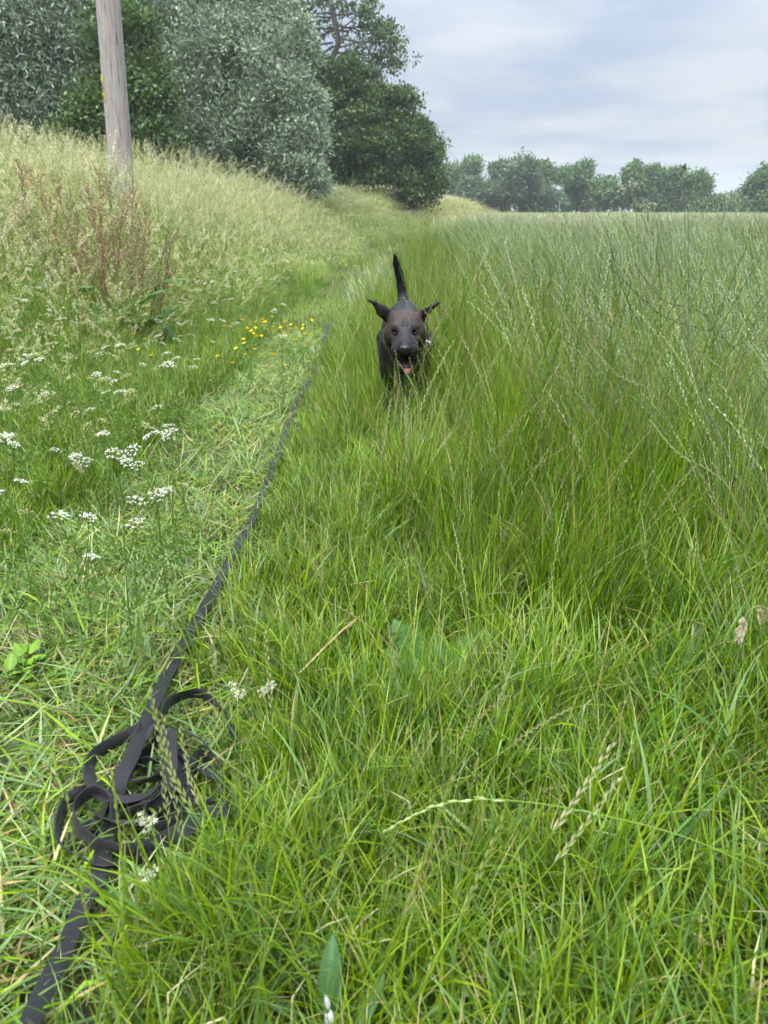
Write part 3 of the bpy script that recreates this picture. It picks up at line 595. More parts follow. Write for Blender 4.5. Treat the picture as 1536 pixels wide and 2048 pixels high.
# ------------------------------------------------------------------ dog (one continuous surface from blended volumes)
OX, OY = .094, 3.35; OZ = float(terr(OX, OY))
h_ = .0042
xs = np.arange(-.19, .19, h_); ys = np.arange(-.43, .80, h_); zs = np.arange(-.012, .86, h_)
GX, GY, GZ = [q.astype(np.float32) for q in np.meshgrid(xs, ys, zs, indexing='ij')]
field = np.full(GX.shape, 1.0, np.float32)
def region(lo, hi, pad):
    sl = []
    for ax_, l_, h2 in ((xs, lo[0], hi[0]), (ys, lo[1], hi[1]), (zs, lo[2], hi[2])):
        i0 = max(0, int(np.searchsorted(ax_, l_ - pad)) - 1); i1 = min(len(ax_), int(np.searchsorted(ax_, h2 + pad)) + 1); sl.append(slice(i0, i1))
    return tuple(sl)
def blend(sl, d, k, sub=False):
    f = field[sl]
    if sub:
        hh_ = np.clip(.5 - .5 * (f + d) / k, 0, 1); field[sl] = f * (1 - hh_) - d * hh_ + k * hh_ * (1 - hh_)
    else:
        hh_ = np.clip(.5 + .5 * (d - f) / k, 0, 1); field[sl] = d * (1 - hh_) + f * hh_ - k * hh_ * (1 - hh_)
def cap(p, q, r0, r1, k=.02, sub=False, sq=(1, 1, 1)):
    p = np.array(p, float); q = np.array(q, float); sl = region(np.minimum(p, q), np.maximum(p, q), max(r0, r1) * max(1, 1 / min(sq)) + k * 1.5 + .01)
    X_, Y_, Z_ = GX[sl], GY[sl], GZ[sl]; b_ = q - p; s_ = np.array(sq)
    bb = ((b_ / s_) ** 2).sum()
    t_ = np.clip((((X_ - p[0]) * b_[0]) / s_[0] ** 2 + ((Y_ - p[1]) * b_[1]) / s_[1] ** 2 + ((Z_ - p[2]) * b_[2]) / s_[2] ** 2) / bb, 0, 1)
    d = np.sqrt(((X_ - p[0] - b_[0] * t_) / s_[0]) ** 2 + ((Y_ - p[1] - b_[1] * t_) / s_[1]) ** 2 + ((Z_ - p[2] - b_[2] * t_) / s_[2]) ** 2) - (r0 + (r1 - r0) * t_)
    blend(sl, d * min(s_), k, sub)
def ell(c, r, k=.02, sub=False, rx=0.0):
    c = np.array(c, float); r = np.array(r, float); sl = region(c - max(r), c + max(r), k * 1.5 + .01)
    X_, Y_, Z_ = GX[sl] - c[0], GY[sl] - c[1], GZ[sl] - c[2]
    if rx: Y_, Z_ = Y_ * math.cos(rx) + Z_ * math.sin(rx), -Y_ * math.sin(rx) + Z_ * math.cos(rx)
    q = np.sqrt((X_ / r[0]) ** 2 + (Y_ / r[1]) ** 2 + (Z_ / r[2]) ** 2); g = np.sqrt((X_ / r[0] ** 2) ** 2 + (Y_ / r[1] ** 2) ** 2 + (Z_ / r[2] ** 2) ** 2) + 1e-6
    blend(sl, q * (q - 1) / g, k, sub)
# trunk
ell((0, .06, .395), (.102, .16, .150), .03); ell((0, .30, .42), (.105, .22, .145), .05); ell((0, .50, .455), (.085, .17, .115), .05); ell((0, .60, .455), (.098, .12, .125), .04)
cap((0, .05, .49), (0, .55, .535), .045, .04, .05)
for s_ in (-1, 1): ell((s_ * .072, .05, .42), (.046, .085, .10), .03); ell((s_ * .075, .62, .40), (.05, .10, .12), .03)
# neck
cap((0, .06, .46), (0, -.12, .53), .098, .078, .04)
# head
ell((0, -.165, .563), (.077, .080, .068), .02); ell((0, -.215, .545), (.072, .058, .062), .02)
for s_ in (-1, 1):
    ell((s_ * .053, -.19, .520), (.038, .054, .050), .02)                     # cheek muscle
    ell((s_ * .030, -.243, .570), (.025, .022, .015), .014)                     # brow
    cap((s_ * .024, -.255, .520), (s_ * .030, -.322, .484), .029, .027, .022)      # upper lips
    cap((s_ * .034, -.322, .468), (s_ * .040, -.26, .457), .016, .016, .012)      # hanging flews
cap((0, -.235, .545), (0, -.328, .507), .036, .028, .026)                        # bridge of the muzzle
ell((0, -.348, .499), (.023, .016, .017), .007)                                 # nose
cap((0, -.17, .475), (0, -.315, .415), .040, .021, .016, sq=(1.15, 1, .8))       # lower jaw
for s_ in (-1, 1): cap((s_ * .018, -.24, .445), (s_ * .014, -.325, .415), .016, .014, .008)
for s_ in (-1, 1):
    ell((s_ * .040, -.268, .545), (.017, .012, .0085), .012, sub=True); ell((s_ * .0395, -.253, .5455), (.012, .010, .0060), .002)
    cap((s_ * .009, -.366, .4985), (s_ * .014, -.358, .498), .0035, .003, .002, sub=True)
cap((0, -.27, .580), (0, -.20, .640), .005, .008, .02, sub=True)
cap((0, -.22, .462), (0, -.375, .448), .014, .024, .008, sub=True, sq=(1.1, 1, .8))     # open mouth
# ears flung outwards
cap((-.062, -.135, .592), (-.098, -.150, .622), .031, .024, .012, sq=(1, .36, 1)); cap((-.098, -.150, .622), (-.130, -.158, .655), .023, .011, .006, sq=(1, .42, 1)); cap((-.130, -.158, .655), (-.160, -.160, .669), .0095, .0045, .004)
cap((.062, -.135, .590), (.086, -.150, .616), .028, .016, .012, sq=(1, .42, 1)); cap((.086, -.150, .616), (.113, -.158, .640), .0145, .0105, .006, sq=(1, .55, 1)); cap((.113, -.158, .640), (.140, -.160, .657), .011, .008, .005)
# legs
def leg(P, Rr, k=.018):
    for i in range(len(P) - 1): cap(P[i], P[i + 1], Rr[i], Rr[i + 1], k if i == 0 else .012)
leg([(-.066, .05, .34), (-.068, .09, .25), (-.064, .02, .14), (-.062, .02, .05)], [.048, .036, .024, .020]); cap((-.068, .02, .028), (-.068, -.035, .022), .025, .022, .012)
leg([(.066, .05, .34), (.068, .07, .24), (.064, -.04, .155), (.062, -.03, .075)], [.048, .036, .024, .020]); cap((.068, -.035, .055), (.068, -.085, .036), .024, .021, .012)
leg([(-.080, .60, .38), (-.088, .53, .26), (-.080, .69, .16), (-.080, .67, .04)], [.070, .045, .022, .020]); cap((-.08, .66, .026), (-.08, .61, .020), .024, .021, .012)
leg([(.080, .62, .38), (.088, .60, .25), (.080, .76, .18), (.080, .76, .06)], [.070, .045, .022, .020]); cap((.08, .75, .03), (.08, .70, .022), .024, .021, .012)
for cx_, cy_, cz_ in ((-.068, -.05, .018), (.068, -.10, .030), (-.08, .595, .016), (.08, .685, .018)):
    for q in (-.018, -.006, .006, .018): cap((cx_ + q, cy_ + .02, cz_ + .004), (cx_ + q * 1.15, cy_ - .004 - (.004 if abs(q) < .01 else 0), cz_), .009, .008, .004)
# tail
TP = [(0, .66, .53), (-.012, .70, .585), (-.022, .71, .65), (-.034, .70, .71), (-.048, .68, .76), (-.055, .66, .803)]
TR = [.036, .026, .023, .021, .018, .009]
for i in range(5): cap(TP[i], TP[i + 1], TR[i], TR[i + 1], .016 if i == 0 else .008)
def surfnet(fv, xs, ys, zs):
    ins = fv < 0; nx, ny, nz = fv.shape
    c = ins[:-1, :-1, :-1].astype(np.int8)
    cnt = np.zeros((nx - 1, ny - 1, nz - 1), np.int8)
    for a_ in (0, 1):
        for b_ in (0, 1):
            for c_ in (0, 1): cnt += ins[a_:nx - 1 + a_, b_:ny - 1 + b_, c_:nz - 1 + c_]
    act = (cnt > 0) & (cnt < 8); idx = -np.ones(act.shape, np.int64); I = np.argwhere(act); idx[act] = np.arange(len(I))
    acc_ = np.zeros((len(I), 3)); num = np.zeros(len(I))
    cs = [(a_, b_, c_) for a_ in (0, 1) for b_ in (0, 1) for c_ in (0, 1)]
    for p in cs:
        for ax_ in range(3):
            if p[ax_]: continue
            q = list(p); q[ax_] = 1
            v0 = fv[I[:, 0] + p[0], I[:, 1] + p[1], I[:, 2] + p[2]]; v1 = fv[I[:, 0] + q[0], I[:, 1] + q[1], I[:, 2] + q[2]]
            k = (v0 < 0) != (v1 < 0); t_ = np.where(k, v0 / np.where(k, v0 - v1, 1), 0)
            pos = np.tile(np.array(p, float), (len(I), 1)); pos[:, ax_] += t_
            acc_[k] += pos[k]; num[k] += 1
    P = I + acc_ / num[:, None]; h = xs[1] - xs[0]; V = P * h + np.array([xs[0], ys[0], zs[0]])
    F = []
    for ax_ in range(3):
        sl0 = [slice(1, -1)] * 3; sl0[ax_] = slice(0, -1); sl1 = [slice(1, -1)] * 3; sl1[ax_] = slice(1, None)
        e = ins[tuple(sl0)] != ins[tuple(sl1)]; J = np.argwhere(e); off = np.array([1, 1, 1]); off[ax_] = 0; J = J + off
        u_, v_ = [(1, 2), (2, 0), (0, 1)][ax_]; du = np.zeros(3, int); du[u_] = 1; dv = np.zeros(3, int); dv[v_] = 1
        g = lambda A_: idx[A_[:, 0], A_[:, 1], A_[:, 2]]
        q = np.stack([g(J - du - dv), g(J - dv), g(J), g(J - du)], 1); fl = ins[J[:, 0], J[:, 1], J[:, 2]]
        q[~fl] = q[~fl][:, ::-1]; F.append(q)
    return V, np.concatenate(F)
V, F = surfnet(field, xs, ys, zs); F = F[(F >= 0).all(1)]
# light smoothing
e0 = np.concatenate([F[:, i] for i in range(4)]); e1 = np.concatenate([F[:, (i + 1) % 4] for i in range(4)])
for _ in range(2):
    sm_ = np.zeros_like(V); ct = np.zeros(len(V)); np.add.at(sm_, e0, V[e1]); np.add.at(ct, e0, 1); np.add.at(sm_, e1, V[e0]); np.add.at(ct, e1, 1); V = V * .5 + .5 * sm_ / ct[:, None]
x, y, z = V.T
C = np.tile([.0065, .006, .007], (len(V), 1))
def paint(mask, c): global C; C = C * (1 - mask[:, None]) + np.array(c) * mask[:, None]
brn = sst((.02 - y) / .05)                                                  # head and neck
paint(.75 * brn * sst((z - .52) / .05) * sst((-.08 - y) / .05) * (np.abs(x) < .075), (.018, .012, .010))
paint(.8 * brn * sst((z - .575) / .03) * sst((.075 - np.abs(x)) / .02) * sst((-.10 - y) / .05), (.038, .021, .015))
paint(.8 * np.exp(-((np.abs(x) - .066) / .014) ** 2 - ((z - .555) / .035) ** 2) * sst((-.1 - y) / .04), (.034, .018, .011))
paint(.6 * np.exp(-(x / .012) ** 2) * sst((z - .55) / .03) * sst((-.17 - y) / .03), (.018, .012, .011))     # dark furrow
paint(.8 * np.exp(-((np.abs(x) - .034) / .022) ** 2 - ((z - .553) / .017) ** 2) * (y < -.20), (.006, .005, .006)); paint(.9 * np.exp(-((np.abs(x) - .040) / .012) ** 2 - ((z - .546) / .007) ** 2) * (y < -.21), (.003, .003, .003))   # eyes
paint(.7 * sst((-.26 - y) / .03), (.010, .0075, .0075)); paint(np.exp(-((y + .354) / .014) ** 2 - ((z - .499) / .017) ** 2 - (x / .022) ** 2) ** .5 * (y < -.345) * .9, (.011, .012, .015))
paint(.9 * sst((-.335 - y) / .02) * sst((.435 - z) / .01) , (.07, .065, .065))                 # pale chin
paint(((np.hypot(x, (z - .446) / .7) < .03) & (y < -.22) & (y > -.345)) * .9, (.05, .018, .018))   # mouth
paint(((np.abs(x + .01) < .02) & (y < .0) & (z < .34) & (z > .22)) * .5, (.10, .095, .09))
paint(sst((np.abs(x) - .07) / .02) * (z > .585) * (y < -.1) * .9, (.014, .011, .011))
C = C * (1 + .2 * np.sin(x * 260 + 9 * np.sin(z * 60)) * brn[:] * .5)[:, None]
m, t, b, o_ = newmat('short_dog_coat'); K = t.links.new
at = nd(t, 'ShaderNodeAttribute', attribute_name='Col'); tc = nd(t, 'ShaderNodeTexCoord'); mp = nd(t, 'ShaderNodeMapping'); K(tc.outputs['Object'], mp.inputs[0]); mp.inputs['Scale'].default_value = (1, .35, 1)
g1 = nd(t, 'ShaderNodeTexNoise'); K(mp.outputs[0], g1.inputs['Vector']); g1.inputs['Scale'].default_value = 120; g1.inputs['Detail'].default_value = 5
g2 = nd(t, 'ShaderNodeTexNoise'); K(tc.outputs['Object'], g2.inputs['Vector']); g2.inputs['Scale'].default_value = 22; g2.inputs['Detail'].default_value = 4
mu = nd(t, 'ShaderNodeMath', operation='MULTIPLY'); K(g1.outputs[0], mu.inputs[0]); K(g2.outputs[0], mu.inputs[1])
r = nd(t, 'ShaderNodeMapRange'); K(mu.outputs[0], r.inputs[0]); r.inputs[1].default_value = .14; r.inputs[2].default_value = .36; r.inputs[3].default_value = .35; r.inputs[4].default_value = 2.1
hs = nd(t, 'ShaderNodeHueSaturation'); K(at.outputs['Color'], hs.inputs['Color']); K(r.outputs[0], hs.inputs['Value']); K(hs.outputs[0], b.inputs['Base Color'])
bp = nd(t, 'ShaderNodeBump'); bp.inputs['Strength'].default_value = .35; bp.inputs['Distance'].default_value = .0015; K(g1.outputs[0], bp.inputs['Height']); K(bp.outputs[0], b.inputs['Normal'])
b.inputs['Roughness'].default_value = .5; b.inputs['Specular IOR Level'].default_value = .22; b.inputs['Sheen Weight'].default_value = .04; b.inputs['Sheen Roughness'].default_value = .35
dog = mesh('dog', V, F, m, C, smooth=True); dog.location = (OX, OY, OZ); dog.rotation_euler = (0, 0, R(-1.5))
tagit(dog, 'black and brindle-headed dog walking through tall grass, ears flung out, tail up', 'dog')
# short hairs lying back along the body
fn = np.cross(V[F[:, 1]] - V[F[:, 0]], V[F[:, 3]] - V[F[:, 0]]); fn /= np.linalg.norm(fn, axis=1, keepdims=True) + 1e-9
fi = rng.integers(0, len(F), 70000); w4 = rng.random((len(fi), 4)); w4 /= w4.sum(1, keepdims=True)
P0 = (V[F[fi]] * w4[..., None]).sum(1); nn = fn[fi]; keep = ~((P0[:, 1] < -.33) & (P0[:, 2] > .47) & (np.abs(P0[:, 0]) < .03)) & ~((np.hypot(P0[:, 0], (P0[:, 2] - .446) / .7) < .035) & (P0[:, 1] < -.2)) & (P0[:, 2] > .03)
fi = fi[keep]; P0 = P0[keep]; nn = nn[keep]; fl = np.where(P0[:, 1:2] < -.1, np.array([[0, .8, .35]]) + np.stack([P0[:, 0] * 5, P0[:, 0] * 0, P0[:, 0] * 0], 1), np.array([[0, .8, -.5]])) + rng.normal(size=P0.shape) * .18
fl[P0[:, 2] > .62] = [0, .1, 1]; fl = fl - nn * (fl * nn).sum(1, keepdims=True); fl /= np.linalg.norm(fl, axis=1, keepdims=True) + 1e-9
hl_ = np.where(P0[:, 1] < -.1, .006, .010)[:, None] * (.6 + .6 * rng.random((len(P0), 1))); sd_ = np.cross(fl, nn) * .00045
HV = np.stack([P0 - sd_, P0 + sd_, P0 + fl * hl_ + nn * hl_ * .28 + sd_ * .2, P0 + fl * hl_ + nn * hl_ * .28 - sd_ * .2], 1).reshape(-1, 3)
HC = np.repeat(C[F[fi, 0]] * (.6 + 1.3 * rng.random((len(fi), 1)) ** 2), 4, 0)
coat_m = m; coat = mesh('coat', HV, np.arange(len(HV)).reshape(-1, 4), simple('dog_hairs', (.01, .01, .01), .42, .4, vcol=True), HC, parent=dog)
# tongue
a = Acc(); P = catmull([(.004, -.25, .437), (.006, -.285, .434), (.008, -.318, .430), (.010, -.337, .416), (.013, -.343, .392)], 5); n = len(P)
wd = np.interp(np.linspace(0, 1, n), [0, .5, .85, 1], [.015, .017, .015, .006]); rows = []
T, _, _ = frames(P); 
for i in range(n):
    nrm = np.cross(T[i], [1, 0, 0])
    for q in np.linspace(-1, 1, 7): rows.append(P[i] + np.array([1, 0, 0]) * q * wd[i] - nrm * .004 * (1 - q * q) * -1 - nrm * .003)
    for q in np.linspace(1, -1, 7): rows.append(P[i] + np.array([1, 0, 0]) * q * wd[i] + nrm * .003 * (1 - q * q) - nrm * .004)
i = np.arange(n - 1)[:, None] * 14; j = np.arange(14)[None]; F = np.stack([i + j, i + (j + 1) % 14, i + 14 + (j + 1) % 14, i + 14 + j], -1).reshape(-1, 4)
capf = (n - 1) * 14 + np.array([[q, q + 1, 12 - q, 13 - q] for q in range(6)]); F = np.vstack([F, capf])
mesh('tongue', rows, F, simple('tongue_flesh', (.27, .10, .105), .35, .5, noise=(60, .15)), smooth=True, parent=dog)
for s_ in (-1, 1):
    aa = np.linspace(0, 2 * np.pi, 13)[:-1]; rows = [(s_ * .040 + .0095 * math.sin(q) * math.cos(p), -.2605 - .0085 * math.cos(q), .5455 + .0060 * math.sin(q) * math.sin(p)) for q in np.linspace(.15, 2.9, 7) for p in aa]
    F = [[i * 12 + j, i * 12 + (j + 1) % 12, (i + 1) * 12 + (j + 1) % 12, (i + 1) * 12 + j] for i in range(6) for j in range(12)] + [list(range(11, -1, -1))]
    mesh('eye', rows, F, simple('wet_eye', (.006, .004, .004), .38, .3), smooth=True, parent=dog)
rows = []; nq = 16
for i, p in enumerate(np.linspace(.15, 2.95, 11)):
    for q in np.arange(nq) * 2 * np.pi / nq:
        xx = .0235 * math.sin(p) * math.cos(q); zz_ = .0165 * math.sin(p) * math.sin(q) - .25 * abs(xx) * (math.sin(q) < 0) * .3
        yy_ = -.352 - .0165 * math.cos(p) + .006 * math.exp(-((abs(xx) - .010) / .004) ** 2 - ((zz_ + .002) / .005) ** 2)
        rows.append((xx, yy_, .498 + zz_))
F = [[i * nq + j, i * nq + (j + 1) % nq, (i + 1) * nq + (j + 1) % nq, (i + 1) * nq + j] for i in range(10) for j in range(nq)] + [list(range(nq - 1, -1, -1))]
mesh('nose', rows, F, simple('wet_nose', (.012, .012, .014), .3, .5, bump=(500, .4)), smooth=True, parent=dog)
# collar with tag and buckle
k_ = 40; rows = []; aa = np.arange(k_) * 2 * np.pi / k_; cc = np.array([0, -.015, .482]); ax1 = np.array([1, 0, 0]); ax2 = np.array([0, .45, .89]); ax3 = np.cross(ax1, ax2)
for q in aa:
    c_ = math.cos(q); s_ = math.sin(q); pr_ = ax1 * c_ * .0955 + ax2 * s_ * .097; on = pr_ / np.linalg.norm(pr_)
    for u_, v_ in ((-.011, 0), (-.011, .004), (.011, .004), (.011, 0)): rows.append(cc + pr_ + ax3 * u_ + on * v_)
i = np.arange(k_)[:, None] * 4; j = np.arange(4)[None]; nx_i = ((np.arange(k_) + 1) % k_)[:, None] * 4
F = np.stack([i + j, i + (j + 1) % 4, nx_i + (j + 1) % 4, nx_i + j], -1).reshape(-1, 4)
col = mesh('collar', rows, F, simple('collar_fabric', (.05, .045, .045), .6, .4, noise=(90, .8)), parent=dog)
a = Acc(); cb_ = np.array([.104, -.115, .482])
tube(a, [cb_ + (-.028, -.02, .0), cb_ + (-.012, -.014, .010), cb_ + (.004, -.008, .004), cb_ + (.008, -.006, -.008)], [.0035, .0075, .007, .003], (.55, .52, .47), 6); 
tube(a, [cb_ + (-.034, -.03, -.012), cb_ + (-.022, -.022, -.004), cb_ + (-.004, -.01, -.006)], [.002, .004, .003], (.5, .42, .38), 5)
a.obj('collar_tag', simple('pale_fabric', (.5, .5, .5), .6, .3, vcol=True, noise=(120, .5)), dog, smooth=True)
a = Acc(); ang = np.linspace(0, 2 * np.pi, 20); tube(a, [cb_ + (.012, -.004, -.008) + np.array([.0085 * math.cos(q), .003 * math.cos(q), .012 * math.sin(q)]) for q in ang], .0038, (.01, .01, .01), 6)
a.obj('buckle', simple('black_plastic', (.012, .012, .012), .3, .5), dog, smooth=True)

# ------------------------------------------------------------------ trees
def sprigs(C0, nrm, leaf, n, spread, cols, droop=0.0, wide=.24):
    "leaf-shaped faces around each clump centre; returns V, F, C"
    M = len(C0); u = rng.random
    c = np.repeat(C0, n, 0); nn = np.repeat(nrm, n, 0)
    off = rng.normal(size=(M * n, 3)) * spread * np.array([1, 1, .8]); p = c + off
    d = nn * .7 + rng.normal(size=(M * n, 3)) * .75 + np.array([0, 0, -droop]); d /= np.linalg.norm(d, axis=1, keepdims=True)
    s = np.cross(d, rng.normal(size=(M * n, 3))); s /= np.linalg.norm(s, axis=1, keepdims=True) + 1e-9
    l = leaf * (.6 + .8 * u(M * n))[:, None]; w_ = l * wide
    V = np.stack([p, p + d * l * .45 + s * w_, p + d * l, p + d * l * .45 - s * w_], 1).reshape(-1, 3)
    F = np.arange(M * n * 4).reshape(-1, 4)
    cols = np.asarray(cols, float); ci = (u(M) * len(cols)).astype(int); cc = np.repeat(cols[ci] * (.8 + .4 * u(M))[:, None], n, 0) * (.8 + .4 * u(M * n))[:, None]
    return V, F, np.repeat(cc, 4, 0)
def crown(blobs, nclump, sub=.34, nsub=26, gap=.0, jit=.35, lower=-.75, flat=1.0):
    "clump centres on lumpy surfaces: each blob carries smaller lumps, each lump carries clumps"
    Cn, Nn, Kn = [], [], []; vol = np.array([b_[3] * b_[4] + b_[4] * b_[5] + b_[3] * b_[5] for b_ in blobs]); vol = vol / vol.sum()
    for b_, f in zip(blobs, vol):
        c = np.array(b_[:3]); r = np.array(b_[3:6]); m_ = max(30, int(nclump * f))
        dl = rng.normal(size=(nsub, 3)); dl /= np.linalg.norm(dl, axis=1, keepdims=True); dl = dl[dl[:, 2] > lower]
        lc = c + dl * r * (.45 + .36 * rng.random((len(dl), 1))); lr = sub * np.mean(r) * (.5 + .8 * rng.random(len(dl)))
        k = rng.integers(0, len(dl), m_); d2 = rng.normal(size=(m_, 3)); d2 /= np.linalg.norm(d2, axis=1, keepdims=True)
        rr = (1 - jit * rng.random(m_) ** 1.5)[:, None] * lr[k][:, None]
        p = lc[k] + d2 * rr * np.array([1.15 if flat < 1 else 1, 1, flat]); n_ = d2 * .6 + dl[k] * .5 + np.array([0, 0, .25]); n_ /= np.linalg.norm(n_, axis=1, keepdims=True)
        Cn.append(p); Nn.append(n_); Kn.append((.72 + .56 * rng.random(len(dl)))[k])
    return np.concatenate(Cn), np.concatenate(Nn), np.concatenate(Kn)
def limb(acc, p, q, r0, r1, col=(.09, .075, .06), sag=.1, n=7, k=6):
    p = np.array(p, float); q = np.array(q, float); t_ = np.linspace(0, 1, n)[:, None]; L_ = np.linalg.norm(q - p)
    P = p + (q - p) * t_ + np.array([0, 0, sag * L_]) * np.sin(t_ * np.pi) + rng.normal(size=(n, 3)) * L_ * .018 * np.sin(t_ * np.pi)
    tube(acc, P, np.linspace(r0, r1, n), col, k); return P
def tree(name, label, base, blobs, trunk_r, nclump, leaf, nleaf, spread, cols, mat, group=None, cat='tree', droop=0, wide=.24, trunks=1, sub=.34, nsub=26, jit=.35, branches=3, lower=-.75, flat=1.0):
    "blobs are relative to the base"
    e_ = empty(name, (base[0], base[1], float(terr(base[0], base[1])) - .1), label=label, cat=cat, group=group)
    Cn, Nn, Kn = crown(blobs, nclump, sub, nsub, jit=jit, lower=lower, flat=flat); V, F, C = sprigs(Cn, Nn, leaf, nleaf, spread, cols, droop, wide); C = C * np.repeat(Kn, nleaf * 4)[:, None]
    mesh('crown', V, F, mat, C, parent=e_)
    a = Acc(); top = np.array(max(blobs, key=lambda q: q[2])[:3])
    for q in range(trunks):
        st_ = np.array([rng.normal() * .25 * (trunks > 1), rng.normal() * .25 * (trunks > 1), 0]); tp = top * np.array([1, 1, .95]) if q == 0 else np.array(blobs[rng.integers(len(blobs))][:3])
        P = limb(a, st_, tp, trunk_r, trunk_r * .25, sag=0, n=10, k=8)
        for b_ in blobs[q::trunks]:
            c = np.array(b_[:3]); s_ = P[int(np.clip(len(P) * c[2] / max(top[2], .1) * .55, 1, len(P) - 2))]; Q = limb(a, s_, c, trunk_r * .42, trunk_r * .1, sag=.08)
            for _ in range(branches):
                dl = rng.normal(size=3); dl /= np.linalg.norm(dl); limb(a, Q[rng.integers(3, 6)], c + dl * np.array(b_[3:6]) * .85, trunk_r * .14, trunk_r * .03, sag=.05, n=5, k=4)
    a.obj('trunk', M_bark, e_, smooth=True)
    return e_
WIL = [(.145, .22, .12), (.185, .265, .155), (.115, .185, .095), (.225, .305, .20)]
SIL = [(.27, .35, .25), (.215, .295, .20), (.35, .42, .34), (.18, .245, .145)]
DRK = [(.062, .105, .042), (.085, .135, .052), (.048, .082, .036), (.115, .165, .06)]
MID = [(.085, .14, .055), (.11, .17, .07), (.07, .115, .048), (.14, .20, .085)]
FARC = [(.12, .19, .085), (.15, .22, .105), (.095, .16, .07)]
def B(u, v, yy, base):      # centre of a crown lump, relative to the base of its tree
    x_, z_ = D(u, v, yy); return (x_ - base[0], yy - base[1], z_ - float(terr(*base)) + .1)
def blob(u, v, yy, base, rx, ry, rz): return (*B(u, v, yy, base), rx, ry, rz)
b0 = (-11.0, 21.5)
tree('willow_tree', 'dark narrow-leaved willow filling the top left corner behind the pole', b0,
     [blob(-60, 60, 21, b0, 3.2, 2.2, 3.0), blob(60, 20, 21.5, b0, 2.6, 2, 2.3), blob(110, 130, 20.5, b0, 1.8, 1.5, 1.8), blob(20, 210, 20.5, b0, 2.4, 1.6, 1.6), blob(-70, 290, 20.5, b0, 2.6, 1.6, 1.6), blob(130, 240, 21, b0, 1.5, 1.3, 1.4), blob(60, -140, 22, b0, 3, 2.4, 2.4), blob(60, 340, 20.8, b0, 2.4, 1.2, 1.3)],
     .32, 4600, .15, 24, .20, [(.07, .115, .06), (.095, .145, .08), (.055, .09, .048), (.13, .18, .11)], M_willow, droop=.7, wide=.11, trunks=3)
b0 = (-7.4, 20.5)
tree('sallow_bush', 'leafy mid-green bush right behind the wooden pole', b0,
     [blob(250, 110, 20, b0, .9, .9, 1.3), blob(270, 200, 19.8, b0, 1.0, .9, 1.0), blob(200, 240, 19.6, b0, 1.1, .8, .9), blob(290, 280, 19.6, b0, .9, .8, .8), blob(150, 300, 19.6, b0, 1.2, .8, .7), blob(235, 330, 19.6, b0, 1.6, .8, .7)],
     .12, 2300, .10, 22, .15, MID, M_leaf, cat='bush', wide=.28, trunks=3)
b0 = (-5.9, 24.5)
tree('willow_tree', 'broad silvery willow rising beyond the frame right of the pole', b0,
     [blob(430, 40, 24, b0, 2.2, 2, 2.3), blob(360, 120, 23.5, b0, 1.8, 1.6, 1.9), blob(480, 150, 23, b0, 1.9, 1.6, 1.9), blob(400, 220, 23, b0, 2.0, 1.5, 1.7), blob(520, 250, 22.8, b0, 1.6, 1.3, 1.6), blob(450, 310, 22.6, b0, 2.2, 1.3, 1.1), blob(340, 300, 23, b0, 1.6, 1.2, 1.2), blob(380, -70, 24.5, b0, 2.4, 2, 2.0), blob(310, 30, 24.5, b0, 1.9, 1.6, 2.2), blob(500, 30, 24, b0, 1.3, 1.3, 1.7), blob(560, 330, 22.8, b0, 1.3, 1.1, 1.0), blob(535, 95, 23.4, b0, .55, .5, .9), blob(520, 15, 23.6, b0, .5, .5, .9), blob(545, 170, 23, b0, .6, .5, .7), blob(470, 90, 22.6, b0, .8, .6, .8), blob(395, 170, 22.4, b0, .8, .6, .7), blob(345, 60, 22.8, b0, .7, .6, .9), blob(500, 210, 22.3, b0, .7, .6, .7), blob(430, 275, 22, b0, .9, .6, .6), blob(360, 235, 22.2, b0, .8, .6, .6)],
     .34, 6800, .125, 24, .17, WIL + SIL, M_willow, droop=.0, wide=.15, trunks=3)
b0 = (-3.0, 23.6)
tree('willow_tree', 'slender pale silver willow column beside the big dark round tree', b0,
     [blob(588, 150, 22.6, b0, .62, .6, .9), blob(582, 205, 22.5, b0, .85, .7, .9), blob(598, 260, 22.4, b0, .85, .7, .9), blob(585, 320, 22.4, b0, .95, .8, .9), blob(600, 355, 22.4, b0, .9, .8, .6), blob(596, 100, 22.6, b0, .4, .4, .7), blob(604, 70, 22.6, b0, .22, .25, .5), blob(570, 120, 22.6, b0, .3, .3, .6)],
     .10, 2700, .115, 24, .12, SIL[:1] + SIL[2:3] + SIL, M_willow, wide=.17, trunks=2)
b0 = (-1.7, 38)
tree('oak_tree', 'large dark green dome-shaped tree leaning right towards the open field', b0,
     [blob(700, 185, 38, b0, 2.2, 2, 1.5), blob(770, 240, 37.6, b0, 1.9, 2, 1.5), blob(820, 300, 37.5, b0, 1.35, 1.6, 1.5), blob(845, 365, 37.3, b0, 1.0, 1.4, 1.3), blob(740, 300, 36.8, b0, 2.3, 2, 1.8), blob(660, 250, 37.5, b0, 1.7, 2, 1.9), blob(680, 340, 36.5, b0, 2.0, 1.6, 1.5), blob(770, 375, 36.6, b0, 2.0, 1.6, 1.2), blob(700, 385, 36.4, b0, 2.4, 1.6, 1.0), blob(650, 165, 38, b0, 1.5, 1.6, 1.0)],
     .5, 8200, .135, 26, .17, DRK, M_leaf, wide=.34, trunks=1, nsub=44, sub=.34, flat=.52)
